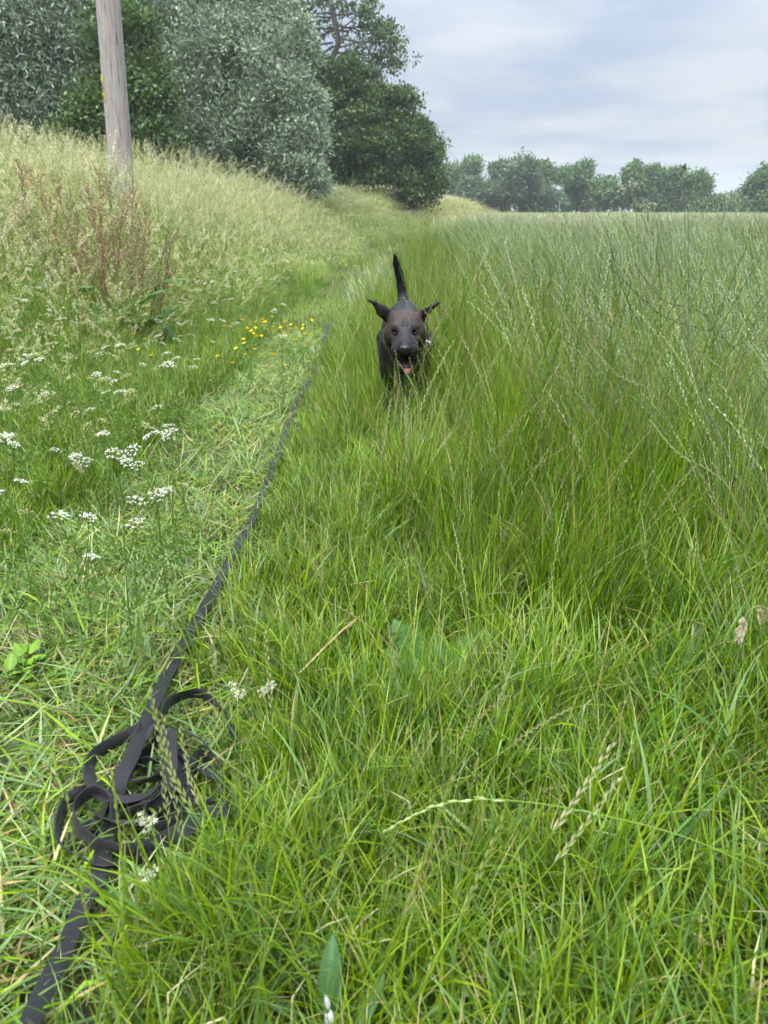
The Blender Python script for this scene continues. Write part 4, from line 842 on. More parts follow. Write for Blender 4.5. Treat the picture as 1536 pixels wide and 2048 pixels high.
# open-crowned alder above it
b0 = (-2.55, 42)
ex, ez = D(678, 0, 42); th = 14.5
al = empty('alder_tree', (b0[0], b0[1], float(terr(*b0)) - .1), label='thin-crowned tall tree with visible trunk above the dark dome-shaped tree', cat='tree')
a = Acc(); TPt = limb(a, (0, 0, 0), (.1, 0, th + 1.5), .22, .07, sag=0, n=14, k=8); cl = []
def zrel(v): return D(680, v, 42)[1] - al.location.z
for (v0, du, v1) in [(105, 95, 100), (100, 70, 118), (92, -60, 125), (85, -75, 95), (60, 80, 55), (70, 45, 30), (55, -70, 50), (60, -55, 70), (30, 60, 12), (25, -50, 10), (10, 40, -20), (5, -45, -30), (120, 100, 128), (118, -50, 128), (75, 100, 88), (-10, 20, -60), (-10, -20, -60), (95, 85, 75), (35, -70, 30), (50, 92, 48)]:
    s_ = np.array([.05, 0, zrel(v0)]); e1 = np.array([du / 1462 * 45, rng.normal() * 1.2, zrel(v1)]); Q = limb(a, s_, e1, .055, .015, sag=-.04, n=8, k=5)
    for _ in range(5):
        i_ = rng.integers(3, 8); q = Q[i_] + rng.normal(size=3) * np.array([.40, .5, .26]); limb(a, Q[max(i_ - 2, 0)], q, .022, .008, sag=.03, n=4, k=4)
        for _ in range(int(i_ * .8)): cl.append(q + rng.normal(size=3) * np.array([.28, .3, .17]))
    for _ in range(13): cl.append(e1 + rng.normal(size=3) * np.array([.30, .4, .13]))
for vv in range(-60, 110, 16): cl.append(np.array([rng.normal() * .35, rng.normal() * .4, zrel(vv)]))
a.obj('trunk', M_bark, al, smooth=True); cl = np.array(cl)
V, F, C = sprigs(cl, np.tile([0, 0, 1.], (len(cl), 1)), .15, 13, .13, DRK + MID[:1], 0, .36); mesh('crown', V, F, M_leaf, C, parent=al)
b0 = (-6.4, 46)
tree('oak_tree', 'bright green crown showing between the silver willow and the thin tall tree', b0,
     [blob(565, 60, 45, b0, 1.3, 1.4, 1.0), blob(585, 95, 45, b0, 1.2, 1.4, 1.0), blob(540, 110, 45, b0, 1.5, 1.5, 1.4), blob(600, 150, 45, b0, 1.5, 1.4, 1.6), blob(560, 220, 45, b0, 1.8, 1.5, 2.2), blob(615, 215, 45, b0, 1.3, 1.4, 1.6)],
     .3, 2400, .15, 22, .2, MID + DRK, M_leaf, wide=.34, flat=.6)
b0 = (-16, 31)
tree('alder_tree', 'shadowy dark tree standing behind the two big willows on the left', b0,
     [blob(-60, 0, 30, b0, 4, 2, 4), blob(120, 60, 30, b0, 3, 2, 4), blob(250, 0, 30, b0, 2.5, 2, 3), blob(230, 190, 30, b0, 3, 2, 3), blob(0, 260, 30, b0, 4, 2, 2.4), blob(330, 290, 30, b0, 3, 2, 2), blob(480, 250, 30, b0, 2.4, 2, 2.5), blob(420, 100, 30, b0, 2.4, 2, 3), blob(330, 100, 30, b0, 2.4, 2, 3), blob(150, 330, 28, b0, 4, 2, 1.4)],
     .4, 4200, .26, 16, .3, DRK, M_leaf, wide=.36)
# the row of trees across the far side of the field
row = [(925, 352, 42, 34, 98, 0, 'grey-green tree at the left end of the far tree row'), (1012, 372, 78, 50, 88, 1, 'broad rounded willow, the widest in the far tree row'), (955, 388, 40, 40, 86, 1, 'low pale willow in front of the left end of the far tree row'),
       (1082, 352, 34, 26, 104, 2, 'darker green domed tree peeping behind the broad rounded willow'), (1148, 368, 42, 48, 94, 0, 'upright grey-green willow right of the broad rounded one'), (1205, 388, 36, 36, 92, 0, 'low ragged willow in a dip of the far tree row'),
       (1272, 380, 40, 46, 90, 3, 'tall ragged willow with spiky top in the middle of the far tree row'), (1330, 386, 38, 44, 90, 3, 'ragged willow sloping down to the right in the far tree row'), (1385, 392, 30, 38, 88, 3, 'thin-topped willow where the far tree row falls away'),
       (1452, 410, 36, 26, 96, 0, 'low dark scrub in the gap towards the right of the far row'), (1525, 392, 36, 48, 84, 3, 'airy willow at the right edge of the far tree row'), (1095, 402, 34, 26, 86, 1, 'small pale bush at the foot of the far tree row'), (1600, 390, 50, 50, 86, 0, 'grey-green willow just beyond the right edge of the row'), (1410, 415, 34, 18, 86, 0, 'low bush under the thin-topped willow')]
for (u_, v_, ru, rv, yy, kd, lab) in row:
    xx, zz = D(u_, 425, yy); b0 = (xx, yy); sc = yy / 1462 * .97; blobs = []
    nb = 9 if kd != 3 else 12
    for q in range(nb):
        an = rng.random() * 6.28; rr = rng.random() ** .5 * .62; uu_ = u_ + ru * rr * math.cos(an); vv_ = v_ + rv * rr * math.sin(an) * (1 if kd != 3 else 1.05)
        if kd == 3: f = .30
        else: f = .42
        blobs.append((uu_ - u_, vv_, f * (.7 + .5 * rng.random())))
    bl = []
    for (du, vv_, f) in blobs:
        _, z_ = D(u_, vv_, yy); bl.append((du * sc, rng.normal() * ru * sc * .3, z_ - float(terr(*b0)) + .1, ru * sc * f * 1.05, ru * sc * f, rv * sc * f * (1.0 if kd != 3 else 1.35)))
    if kd == 3:
        for q in range(9): dq = (rng.random() * 2 - 1) * .8; bl.append((dq * ru * sc, rng.normal() * .4, D(u_, v_ - rv * (1 - dq * dq) ** .5 * (.72 + .3 * rng.random()), yy)[1] + .1, .22, .22, .75))
    bl.append((0, 0, D(u_, max(v_ + rv * .5, 405), yy)[1] + .1, ru * sc * 1.05, ru * sc * .5, rv * sc * .55))
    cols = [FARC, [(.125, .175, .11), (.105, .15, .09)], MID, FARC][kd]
    tree('willow_tree' if kd != 2 else 'oak_tree', lab, b0, bl, .16, int(1500 * (ru * rv / 2200) ** .7), .34, 13, .30, cols, M_leaf, group='far row of trees across the field', wide=.24 if kd != 2 else .4, branches=2, jit=.5)

# ------------------------------------------------------------------ flowers
def place(e_, x, y, rz=None, z=None): e_.location = (x, y, float(terr(x, y)) if z is None else z); e_.rotation_euler = (0, 0, rng.random() * 6.28 if rz is None else rz)
def copytree(o, parent=None):
    c = o.copy(); COL.objects.link(c); c.parent = parent
    for ch in list(o.children): copytree(ch, c)
    return c
def umbel_plant(h, nu, colr, seed):
    e_ = empty('cow_parsley'); a = Acc(); P = path((0, 0, 0), rng.random() * 6, .03, .15, h * .8, 8); g = (.13, .21, .06); tube(a, P, np.linspace(.0019, .0013, 9), g, 4)
    tips = []
    for q in range(nu):
        s_ = P[-1] if q < 2 else P[5]; az = q * 6.28 / nu + rng.random(); ln = h * (.2 + .12 * rng.random())
        Q = path(s_, az, .35 + .25 * rng.random(), -.3, ln, 6); tube(a, Q, .0010, g, 3); tips.append((Q[-1], Q[-1] - Q[-2]))
    for az in (1, 3.4, 5):
        Q = path(P[2 + int(az) % 3], az, .8, .6, .12, 8); tube(a, Q, .0009, g, 3); T, A, Bb = frames(Q)
        for j in range(2, 9):
            for sg in (-1, 1):
                for q in range(3): lens(a, Q[j] + A[j] * sg * .012 * q, A[j] * sg + T[j] * rng.normal() * .6, .018, .006, np.array(g) * (.8 + .4 * rng.random()), cross=False)
    a.obj('stem', M_plant, e_)
    for (p, d) in tips:
        u_ = Acc(); d = d / np.linalg.norm(d); d = d * .9 + np.array([rng.normal() * .3, -.25, .7]); d /= np.linalg.norm(d); s1 = np.cross(d, [1, .2, .1]); s1 /= np.linalg.norm(s1); s2 = np.cross(d, s1); R_ = .016 + .009 * rng.random()
        for q in range(11):
            rr = R_ * math.sqrt((q + .5) / 11); an = q * 2.4; c = p + d * (.018 - rr * rr * 16) + (s1 * math.cos(an) + s2 * math.sin(an)) * rr
            tube(u_, [p, p * .45 + c * .55 + d * -.001, c], .0005, g, 3)
            for f_ in range(7):
                oo = rng.normal(size=3) * .0026; oo -= d * np.dot(oo, d) * .7; nn = d + rng.normal(size=3) * .35; x1 = np.cross(nn, rng.normal(size=3)); x1 /= np.linalg.norm(x1); x2 = np.cross(nn, x1); x2 /= np.linalg.norm(x2); s_ = .0018
                pp = c + oo + d * .001; cc = np.array(colr) * (.85 + .3 * rng.random()); u_.add([pp - x1 * s_, pp + x2 * s_, pp + x1 * s_, pp - x2 * s_], [[0, 1, 2, 3]], cc)
        u_.obj('umbel', M_flower, e_)
    return e_
WH = [(245, 512), (275, 505), (293, 508), (243, 565), (300, 545), (12, 940), (20, 955), (300, 925), (328, 925), (345, 950), (130, 972), (215, 980), (280, 970), (150, 1070), (255, 1110), (55, 655), (108, 650), (110, 665), (150, 745), (20, 668), (60, 745), (10, 800), (45, 850), (205, 785), (232, 792), (220, 830), (275, 768), (335, 718), (345, 740), (238, 746), (460, 680), (560, 665), (372, 617), (455, 635), (507, 563), (580, 490), (600, 505), (530, 500), (490, 492), (470, 560), (425, 560), (420, 670), (345, 670), (300, 670), (320, 600), (90, 755), (180, 750), (350, 810), (385, 760), (430, 600), (610, 512), (40, 968), (185, 992), (30, 850), (110, 600), (60, 560), (150, 630), (380, 520), (450, 520), (545, 470), (420, 480)]
TAN = [(75, 690), (100, 705), (130, 720), (40, 740), (370, 700), (410, 580), (290, 830), (170, 800), (45, 620), (190, 650), (60, 480), (30, 430), (110, 450), (90, 520), (150, 400), (310, 470), (20, 540), (345, 600), (250, 690), (5, 1010)]
def solve(u_, v_, hh_):
    if v_ < 455: return D(u_, v_, 6.2)[0], 6.2
    z_ = .2
    for _ in range(30): x_, y_ = G(u_, v_, min(z_ + hh_, .985)); z_ = .6 * z_ + .4 * float(terr(x_, min(y_, 12)))
    return x_, min(y_, 12)
ORD = 'first second third fourth fifth sixth seventh eighth ninth tenth eleventh twelfth thirteenth fourteenth fifteenth sixteenth seventeenth eighteenth nineteenth twentieth'.split()
def count_off(items, tiers, fmt):
    "items (object, u, v): split into tiers from bottom to top of the view, then count each from the left"
    items = sorted(items, key=lambda q: -q[2]); n = len(items); k = len(tiers); i0 = 0
    for i, tn in enumerate(tiers):
        i1 = round(n * (i + 1) / k); row = sorted(items[i0:i1], key=lambda q: q[1]); i0 = i1
        for j, (o, _, _) in enumerate(row): o['label'] = fmt.format(n=ORD[j], t=tn)
protoW = [umbel_plant(.34, 2, (.66, .67, .60), 0), umbel_plant(.40, 3, (.70, .70, .64), 1), umbel_plant(.30, 1, (.62, .64, .55), 2), umbel_plant(.46, 3, (.66, .66, .58), 3)]
protoT = [umbel_plant(.36, 4, (.42, .43, .22), 4), umbel_plant(.42, 5, (.48, .45, .28), 5)]
used = set(); seen_W, seen_T, seen_B, seen_R, seen_S = [], [], [], [], []
for lst, protos, lab, grp in ((WH, protoW, 'white-flowered umbel plant among the grass left of the track', 'white umbels on the bank'), (TAN, protoT, 'fading yellow-green umbel plant among the bank grass on the left', 'faded umbels on the bank')):
    for i, (u_, v_) in enumerate(lst):
        kk = i % len(protos); hgt = [.34, .40, .30, .46][kk] if lst is WH else [.36, .42][kk]; x_, y_ = solve(u_, v_, hgt)
        if y_ > 11.5: continue
        o = protos[kk]
        if o.name in used: o = copytree(o)
        else: used.add(o.name)
        tagit(o, lab, 'flower', grp); (seen_W if lst is WH else seen_T).append((o, u_, v_)); place(o, x_, y_); sc_ = .8 + .25 * rng.random(); o.scale = (sc_, sc_, 1.08 + .15 * rng.random())
def buttercup(h):
    e_ = empty('buttercup'); a = Acc(); P = path((0, 0, 0), 0, .1, .3, h, 7); tube(a, P, .0011, (.12, .2, .05), 3)
    for az in (0, 2, 4):
        Q = path(P[2], az, .7, .6, .08, 4); tube(a, Q, .0008, (.11, .19, .05), 3)
        for q in range(5): lens(a, Q[-1], np.array([math.cos(az + q - 2), math.sin(az + q - 2), .2]), .03, .009, (.10, .19, .045), cross=False)
    tips = [(P[-1], P[-1] - P[-2])]
    Q = path(P[4], 2.5, .5, -.2, h * .3, 5); tube(a, Q, .0009, (.12, .2, .05), 3); tips.append((Q[-1], Q[-1] - Q[-2]))
    a.obj('stem', M_plant, e_)
    for p, d in tips:
        f_ = Acc(); d = d / np.linalg.norm(d) + np.array([0, -.5, .2]); d /= np.linalg.norm(d); s1 = np.cross(d, [.9, .3, .1]); s1 /= np.linalg.norm(s1); s2 = np.cross(d, s1)
        for q in range(5):
            an = q * 1.2566; o1 = s1 * math.cos(an) + s2 * math.sin(an); o2 = np.cross(d, o1); w_ = .0065
            for t0_, t1_, w0, w1, l0, l1 in ((0, .5, .15, 1, 0, .003), (.5, 1, 1, .55, .003, .008)):
                r0_, r1_ = .012 * t0_, .012 * t1_
                f_.add([p + o1 * r0_ + d * l0 - o2 * w_ * w0, p + o1 * r0_ + d * l0 + o2 * w_ * w0, p + o1 * r1_ + d * l1 + o2 * w_ * w1, p + o1 * r1_ + d * l1 - o2 * w_ * w1], [[0, 1, 2, 3]], (.80, .58, .01))
        f_.obj('flower', M_flower, e_)
    return e_
count_off(seen_W, ['lowest', 'second lowest', 'middle', 'second highest', 'highest'], '{n} from the left among the {t} tier of white umbels left of the leash')
count_off(seen_T, ['lower', 'upper'], '{n} from the left among the {t} faded yellow-green umbels on the left bank')
pb = [buttercup(.26), buttercup(.33)]; first = [True, True]
YW = [(608, 640), (603, 652), (610, 678), (570, 708), (515, 645), (505, 656), (535, 633), (500, 680), (465, 650), (455, 705), (490, 667), (545, 637), (576, 646), (560, 650), (285, 665), (290, 692), (520, 640), (480, 690), (690, 530), (735, 530), (800, 545), (765, 520), (830, 550), (680, 520), (850, 525), (585, 640), (528, 660), (498, 640), (745, 548), (712, 524)]
for i, (u_, v_) in enumerate(YW):
    k_ = i % 2; x_, y_ = solve(u_, v_, [.26, .33][k_]); o = pb[k_] if first[k_] else copytree(pb[k_]); first[k_] = False
    tagit(o, 'yellow buttercup among the grass beyond the leash' if u_ > 400 else ('left' if u_ < 288 else 'right') + ' one of two buttercups below the big brown-headed weed', 'flower', 'buttercups'); place(o, x_, y_)
    if u_ > 400: seen_B.append((o, u_, v_))

count_off(seen_B, ['lower', 'upper'], '{n} from the left of the {t} yellow buttercups beyond the leash')
# ------------------------------------------------------------------ dock plant with rusty seed heads and big leaves
def bigleaf(acc, p, az, lean, L_, W_, col, curl=.8, wave=.12):
    P = path(p, az, lean, curl, L_, 9); T = np.gradient(P, axis=0); T /= np.linalg.norm(T, axis=1, keepdims=True); side = np.array([-math.sin(az), math.cos(az), 0]); n = len(P)
    V = []; C = []
    for i in range(n):
        s_ = i / (n - 1); w_ = W_ / 2 * (math.sin(math.pi * min(1, s_ * .93 + .07)) ** .8) * (1 if s_ < .97 else .25); nn = np.cross(T[i], side)
        for q in (-1, -.5, 0, .5, 1):
            V.append(P[i] + side * q * w_ + nn * (-.25 * abs(q) * w_ + wave * w_ * math.sin(i * 2.1 + q * 3))); C.append(np.array(col) * (1.35 if q == 0 else .95 + .1 * rng.random()))
    F = [[i * 5 + j, i * 5 + j + 1, (i + 1) * 5 + j + 1, (i + 1) * 5 + j] for i in range(n - 1) for j in range(4)]
    acc.add(V, F, np.array(C))
def dock(name, lab, x_, y_, stalks, leaves):
    e_ = empty(name, label=lab, cat='weed'); place(e_, x_, y_, 0)
    for (bx, by, h, az, ln, rust) in stalks:
        bx *= .62; a = Acc(); P = path((bx, by, 0), az, ln, .12, h, 16); tube(a, P, np.linspace(.005, .0018, 17), (.20, .16, .08), 5); s_o = a.obj('stalk', M_plant, e_)
        a = Acc(); T, A, Bb = frames(P)
        for i in range(5, 17):
            for br in range(3):
                an = rng.random() * 6.28; d = A[i] * math.cos(an) + Bb[i] * math.sin(an); l_ = h * .22 * (1.25 - i / 17) + .03; Q = [P[i] + d * l_ * t_ * .55 + T[i] * l_ * t_ for t_ in np.linspace(0, 1, 5)]
                tube(a, Q, .0009, (.22, .15, .07), 3)
                for f_ in range(int(22 * (l_ / .1) + 8)):
                    t_ = rng.random(); p = Q[0] * (1 - t_) + Q[-1] * t_ + rng.normal(size=3) * .006; c = np.array(rust) * (.7 + .6 * rng.random())
                    lens(a, p, rng.normal(size=3) + np.array([0, 0, -.5]), .010, .008, c, cross=False)
        a.obj('seed_head', M_seed, e_)
    for (bx, by, bz, az, ln, L_, W_) in leaves:
        a = Acc(); bigleaf(a, (bx, by, bz), az, ln, L_, W_, (.075, .15, .05)); a.obj('leaf', M_plant, e_, smooth=True)
    return e_
x_, y_ = -1.98, 5.25
RU = (.27, .165, .085); GR = (.21, .24, .10)
dock('dock_plant', 'tall dock with rusty brown seed heads and large dark leaves left of the track', x_, y_,
     [(0, .1, 1.12, .5, .03, RU), (-.12, .1, 1.08, 3.0, .10, RU), (.08, .05, .98, .3, .14, RU), (.22, 0, .86, .2, .20, GR), (-.22, .1, 1.15, 2.9, .18, RU), (.1, .2, 1.1, 1.5, .05, GR), (-.05, .3, 1.05, 2.2, .12, RU), (.3, .25, .9, .8, .12, RU), (.42, .1, .8, .2, .25, GR), (-.3, 0, .95, 3.1, .2, GR), (.15, .35, 1.0, 1, .1, RU), (-.2, .35, 1.0, 2.5, .15, GR), (.5, .2, .72, .1, .2, RU)],
     [(.09 * q - .4, -.1 + .08 * (q % 3), .05 + .04 * (q % 5), -2.6 + 1.1 * q, .9, .24 + .03 * (q % 3), .075) for q in range(11)] +
     [(.25, -.05, .30, -.2, .9, .34, .13), (.05, -.1, .22, -1.3, 1.2, .28, .13), (-.1, -.1, .25, -1.8, 1.1, .28, .12), (.3, 0, .15, -.8, .9, .3, .12), (.1, 0, .2, -.9, 1.0, .3, .12), (.35, .1, .42, .2, 1.1, .28, .07), (-.1, 0, .4, -1.0, 1.1, .25, .11), (0, -.2, .05, -1.1, 1.2, .25, .12), (.2, -.15, .05, -.6, 1.2, .25, .11)])
x_, y_ = -2.75, 5.6
dock('dock_plant', 'smaller dock with brown seed heads at the left edge of the bank', x_, y_, [(0, 0, .85, 3, .1, (.24, .17, .08)), (.1, .1, .95, 1, .1, RU), (-.1, .1, .8, 4, .15, GR)], [(0, 0, .1, -1.5, .9, .25, .1), (.1, 0, .1, -.3, 1, .25, .09)])
# plantain rosette right of the centre
x_, y_ = G(880, 1310, .09)
e_ = empty('broadleaf_plantain', label='low rosette of broad round leaves in the grass right of centre', cat='weed'); place(e_, x_, y_, 0)
for (az, ln, L_, W_, px, py, pz) in [(1.6, 1.0, .13, .08, 0, .02, .02), (0, 1.1, .14, .085, .0, -.02, .05), (-.8, 1.2, .15, .09, .0, -.02, .03), (3.0, 1.0, .13, .085, -.01, .0, .05), (-2.2, 1.2, .13, .08, -.02, -.03, .03), (.7, 1.0, .14, .09, .02, 0, .06), (2.3, .8, .15, .09, -.02, .02, .04), (-1.4, 1.25, .15, .085, 0, -.05, .03)]:
    a = Acc(); bigleaf(a, (px, py, pz), az, ln, L_, W_, (.085, .165, .055), curl=.5, wave=.06); a.obj('leaf', M_plant, e_, smooth=True)
# leafy weeds by the near left edge and by the camera
x_, y_ = G(55, 1330, .05)
e_ = empty('nettle_seedling', label='small bright leafy weed at the left edge of the trodden track', cat='weed'); place(e_, x_, y_, 0)
a = Acc(); tube(a, path((0, 0, 0), 0, .2, .2, .07, 5), .0018, (.14, .22, .06), 4); a.obj('stem', M_plant, e_)
for q in range(13):
    a = Acc(); bigleaf(a, (rng.normal() * .025, rng.normal() * .02, .02 + .05 * rng.random()), q * 1.3, .6 + .6 * rng.random(), .042, .028, (.16, .27, .055), curl=.6); a.obj('leaf', M_plant, e_, smooth=True)
x_, y_ = G(655, 2010, .10)
e_ = empty('dock_leaf_clump', label='dark pointed leaves splashed with white at the bottom of the path', cat='weed'); place(e_, x_, y_, 0, z=.02)
LF = [(.0, .0, .05, 1.5, .45, .10, .030), (-.005, -.02, .05, -1.4, 1.1, .06, .03), (-.04, .02, .02, 2.7, .9, .08, .022), (.03, 0, .02, .9, .8, .08, .022)]
for q, lf in enumerate(LF):
    a = Acc(); bigleaf(a, lf[:3], *lf[3:], (.06, .125, .05), curl=.5); lo = a.obj('leaf', M_plant, e_, smooth=True)
a = Acc(); 
for (px, py, pz, w_) in [(.0, .004, .085, .004), (.003, -.004, .07, .007), (-.001, -.010, .055, .005), (.002, -.016, .042, .003), (-.004, -.022, .03, .006), (-.002, -.028, .018, .004)]: tube(a, [np.array([px - .002, py - .006, pz + .014]), np.array([px, py - .006, pz + .004]), np.array([px + .001, py - .008, pz - .008])], [w_ * .5, w_, w_ * .5], (.75, .77, .80), 6)
a.obj('white_splash', simple('white_splash', (.75, .77, .8), .5, .4, noise=(60, .15)), e_, smooth=True)

# ------------------------------------------------------------------ tall single grass stalks one can pick out
def stalk(name, lab, P, r, col, head, hcol, group='tall single grass stalks', **kw):
    P = catmull(np.asarray(P, float), 6); base = P[0].copy(); e_ = empty(name, tuple(base), label=lab, cat='grass stalk', group=group); P = P - base
    a = Acc(); tube(a, P, np.linspace(r, r * .55, len(P)), col, 4); a.obj('stem', M_plant, e_)
    h = Acc()
    {'spike': spike, 'plume': plume, 'tufts': tufts}[head](h, P, *([kw.pop('frac')] if head != 'tufts' else []), hcol, **kw); h.obj('seed_head', M_seed, e_)
    return e_
def S3(u_, v_, y_): x_, z_ = D(u_, v_, y_); return (x_, y_, z_)
def gnd(x_, y_): return (x_, y_, float(terr(x_, y_)))
GS = (.15, .25, .05); PSK = (.26, .30, .12); STR = (.42, .36, .2)
def quick(u0, v0, u1, v1, yy, bend=0, head='spike', col=GS, hc=PSK, lab='', frac=.4, n=16, base=None, r=.0011, **kw):
    if head == 'spike': n = int(n * 1.35); kw['l'] = kw.get('l', .013) * 1.15; kw['w_'] = min(kw.get('w_', .0033), .0042); kw.setdefault('open_', .2)
    "stalk whose visible lower end and tip are at those places, at distance yy; it continues down to the ground"
    lo = np.array(S3(u0, v0, yy)); tp = np.array(S3(u1, v1, yy + .03)); mid_ = (lo + tp) / 2 + np.array([bend, 0, abs(bend) * .5]); d = lo - mid_
    g0 = lo + d * ((lo[2] - float(terr(lo[0], yy))) / max(-d[2], .02)); 
    if abs(g0[0] - lo[0]) > .35 or d[2] >= 0: g0 = np.array([lo[0] + np.sign(lo[0] - mid_[0]) * .12, yy, 0])
    g0[1] = yy; g0[2] = float(terr(g0[0], yy))
    P = [g0, lo, mid_, tp] if lo[2] - g0[2] > .03 else [g0, mid_, tp]
    return stalk('ryegrass_stalk' if head == 'spike' else 'cocksfoot_stalk' if head == 'tufts' else 'foxtail_stalk', lab, P, r, col, head, hc, **({'frac': frac, 'n': n} if head != 'tufts' else {}), **kw)
q = quick
q(250, 1900, 225, 1550, .62, .004, lab='blurred bright stalk in front of the leash coil, second from the left', col=(.20, .30, .04), hc=(.24, .33, .05), n=15, l=.017, w_=.006, frac=.6, r=.0014)
q(195, 1900, 135, 1600, .60, -.004, lab='blurred bright stalk at the left of the leash coil', col=(.20, .30, .04), hc=(.22, .32, .05), n=14, l=.017, w_=.006, frac=.6, r=.0014)
q(430, 1700, 300, 1385, .72, -.015, lab='green stalk leaning left over the middle of the leash coil', col=(.19, .28, .06), hc=(.28, .32, .12), n=18, l=.014, w_=.005, frac=.55, r=.0013)
q(375, 1760, 325, 1430, .78, .0, lab='pale thin stalk crossing the middle of the leash coil', hc=(.42, .38, .22), n=17, frac=.5)
q(440, 1700, 360, 1455, .80, -.01, lab='pale-tipped stalk leaning left at the right of the leash coil', hc=(.40, .38, .2), n=14, frac=.45)
q(345, 1720, 318, 1480, .76, .0, lab='thin green stalk with beaded head over the leash coil', n=12, frac=.5)
q(430, 1450, 440, 1180, 1.15, -.008, lab='brownish stalk standing at the right side of the straight leash', col=(.26, .26, .12), hc=(.36, .28, .16), n=14, frac=.5)
q(545, 1560, 530, 1265, 1.05, .004, lab='pale straw-headed stalk right of the leash coil', hc=(.42, .38, .22), n=14, frac=.35)
q(800, 1500, 770, 1200, 1.25, .006, lab='tall pale beaded stalk in the middle of the foreground', hc=(.38, .40, .22), n=18, frac=.6, l=.015)
q(715, 1230, 715, 1075, 1.75, .0, lab='slim pale stalk above the middle of the foreground', n=14, frac=.7)
q(960, 1700, 1020, 1300, .95, .0, lab='pale stalk leaning right below the round-leaved rosette', n=13, frac=.3)
q(740, 1990, 905, 1560, .50, .004, lab='blurred stalk leaning right in the lower middle', col=(.16, .24, .05), hc=(.30, .28, .12), n=13, frac=.45, r=.0014)
q(860, 1950, 1005, 1640, .52, .004, lab='blurred stalk leaning right beside another in the lower middle', col=(.16, .24, .05), hc=(.24, .30, .08), n=13, frac=.45)
q(1040, 1800, 1235, 1560, .66, .006, lab='pale twin-spiked stalk end at the right of the lower middle', hc=(.34, .34, .18), n=12, frac=.5, l=.015, w_=.0035)
q(1010, 1790, 1225, 1490, .68, .004, lab='pale stalk just above the twin-spiked one', hc=(.40, .36, .22), n=12, frac=.4, l=.016)
q(1290, 1640, 1240, 1235, .98, .0, lab='green beaded stalk upright in the right foreground', n=15, frac=.45)
q(1330, 1500, 1310, 1240, 1.2, -.01, lab='green stalk right of the foreground centre', n=14, frac=.5)
# arching pale stalk across the lower right
stalk('ryegrass_stalk', 'long pale stalk arching right to left across the lower right foreground', [gnd(.66, .80), S3(1600, 1790, .78), S3(1400, 1685, .77), S3(1180, 1625, .76), S3(1010, 1600, .75), S3(900, 1605, .75), S3(830, 1630, .75), S3(770, 1662, .75)], .0013, (.24, .36, .09), 'spike', (.34, .42, .17), frac=.45, n=12, l=.020, w_=.004, open_=.12)
stalk('foxtail_stalk', 'drooping pinkish seed head at the right edge of the picture', [gnd(.62, .80), S3(1580, 1500, .82), S3(1560, 1270, .82), S3(1530, 1215, .82), S3(1495, 1225, .82), S3(1478, 1275, .82)], .0012, (.28, .28, .12), 'plume', (.40, .33, .24), frac=.16, n=60, rad=.004, l=.008)
q(1555, 1400, 1520, 1222, .84, .0, head='plume', hc=(.38, .31, .18), lab='upright tan seed head at the right edge beside the drooping one', frac=.1, n=40, rad=.004)
# right-hand tall stalks against the field and sky
RS = [(1180, 900, 1065, 508, 1.9, -.05), (1500, 1050, 1340, 480, 1.7, -.03), (1560, 1130, 1350, 520, 1.6, -.05), (1440, 700, 1270, 530, 1.8, -.04), (1390, 760, 1318, 475, 2.0, .0), (1260, 680, 1240, 490, 2.2, .0), (1300, 700, 1212, 455, 2.2, -.02), (1345, 620, 1315, 470, 2.3, .01), (1480, 820, 1370, 600, 1.7, -.04),
      (1500, 760, 1230, 545, 1.6, -.05), (1420, 900, 1290, 680, 1.8, -.04), (1310, 960, 1160, 790, 2.0, -.04), (1330, 830, 1180, 690, 1.9, -.03), (1250, 940, 1235, 740, 2.2, .0), (1130, 760, 1180, 560, 2.6, .0), (1470, 1000, 1300, 840, 1.6, -.04), (1200, 600, 1170, 420, 3.0, 0), (1420, 560, 1375, 440, 2.6, -.01),
      (1000, 820, 960, 640, 2.8, -.01), (950, 870, 912, 700, 2.7, -.02), (1120, 1000, 1100, 780, 2.2, -.01), (980, 1080, 1010, 900, 2.1, .01), (870, 1100, 880, 940, 2.2, 0), (760, 960, 800, 760, 2.6, .01), (840, 930, 790, 700, 2.75, -.01), (880, 920, 835, 710, 2.7, .0), (700, 900, 690, 760, 2.9, 0), (910, 930, 850, 750, 2.65, -.01), (1290, 1180, 1280, 980, 1.7, 0), (1450, 1250, 1390, 1040, 1.4, -.02), (1180, 1180, 1090, 1000, 1.8, -.02), (640, 1050, 660, 870, 2.4, 0)]
nm = ['first', 'second', 'third', 'fourth', 'fifth', 'sixth']
for i, (u0, v0, u1, v1, yy, bd) in enumerate(RS):
    tall_ = v1 < 560; lab = 'dark green ryegrass stalk standing above the field grass at the right' if tall_ else 'slender ryegrass stalk with beaded spike among the grass around the dog and to its right'
    c = [(.13, .18, .09), (.19, .25, .13), (.28, .33, .20)][i % 3] if tall_ else [(.28, .32, .16), (.20, .27, .10), (.36, .36, .20)][i % 3]
    o = quick(u0, v0, u1, v1, yy, bd, col=tuple(np.array(c) * .95), hc=c, lab=lab, frac=.6, n=22, l=.013)
    (seen_R if tall_ else seen_S).append((o, u1, v1))
    o['group'] = 'ryegrass stalks standing above the sward at the right' if tall_ else 'ryegrass stalks around the dog'
count_off(seen_R, ['tall'], '{n} from the left of the {t} dark ryegrass stalks above the field grass at right')
count_off(seen_S, ['lower', 'upper'], '{n} from the left of the {t} beaded ryegrass stalks around the dog')
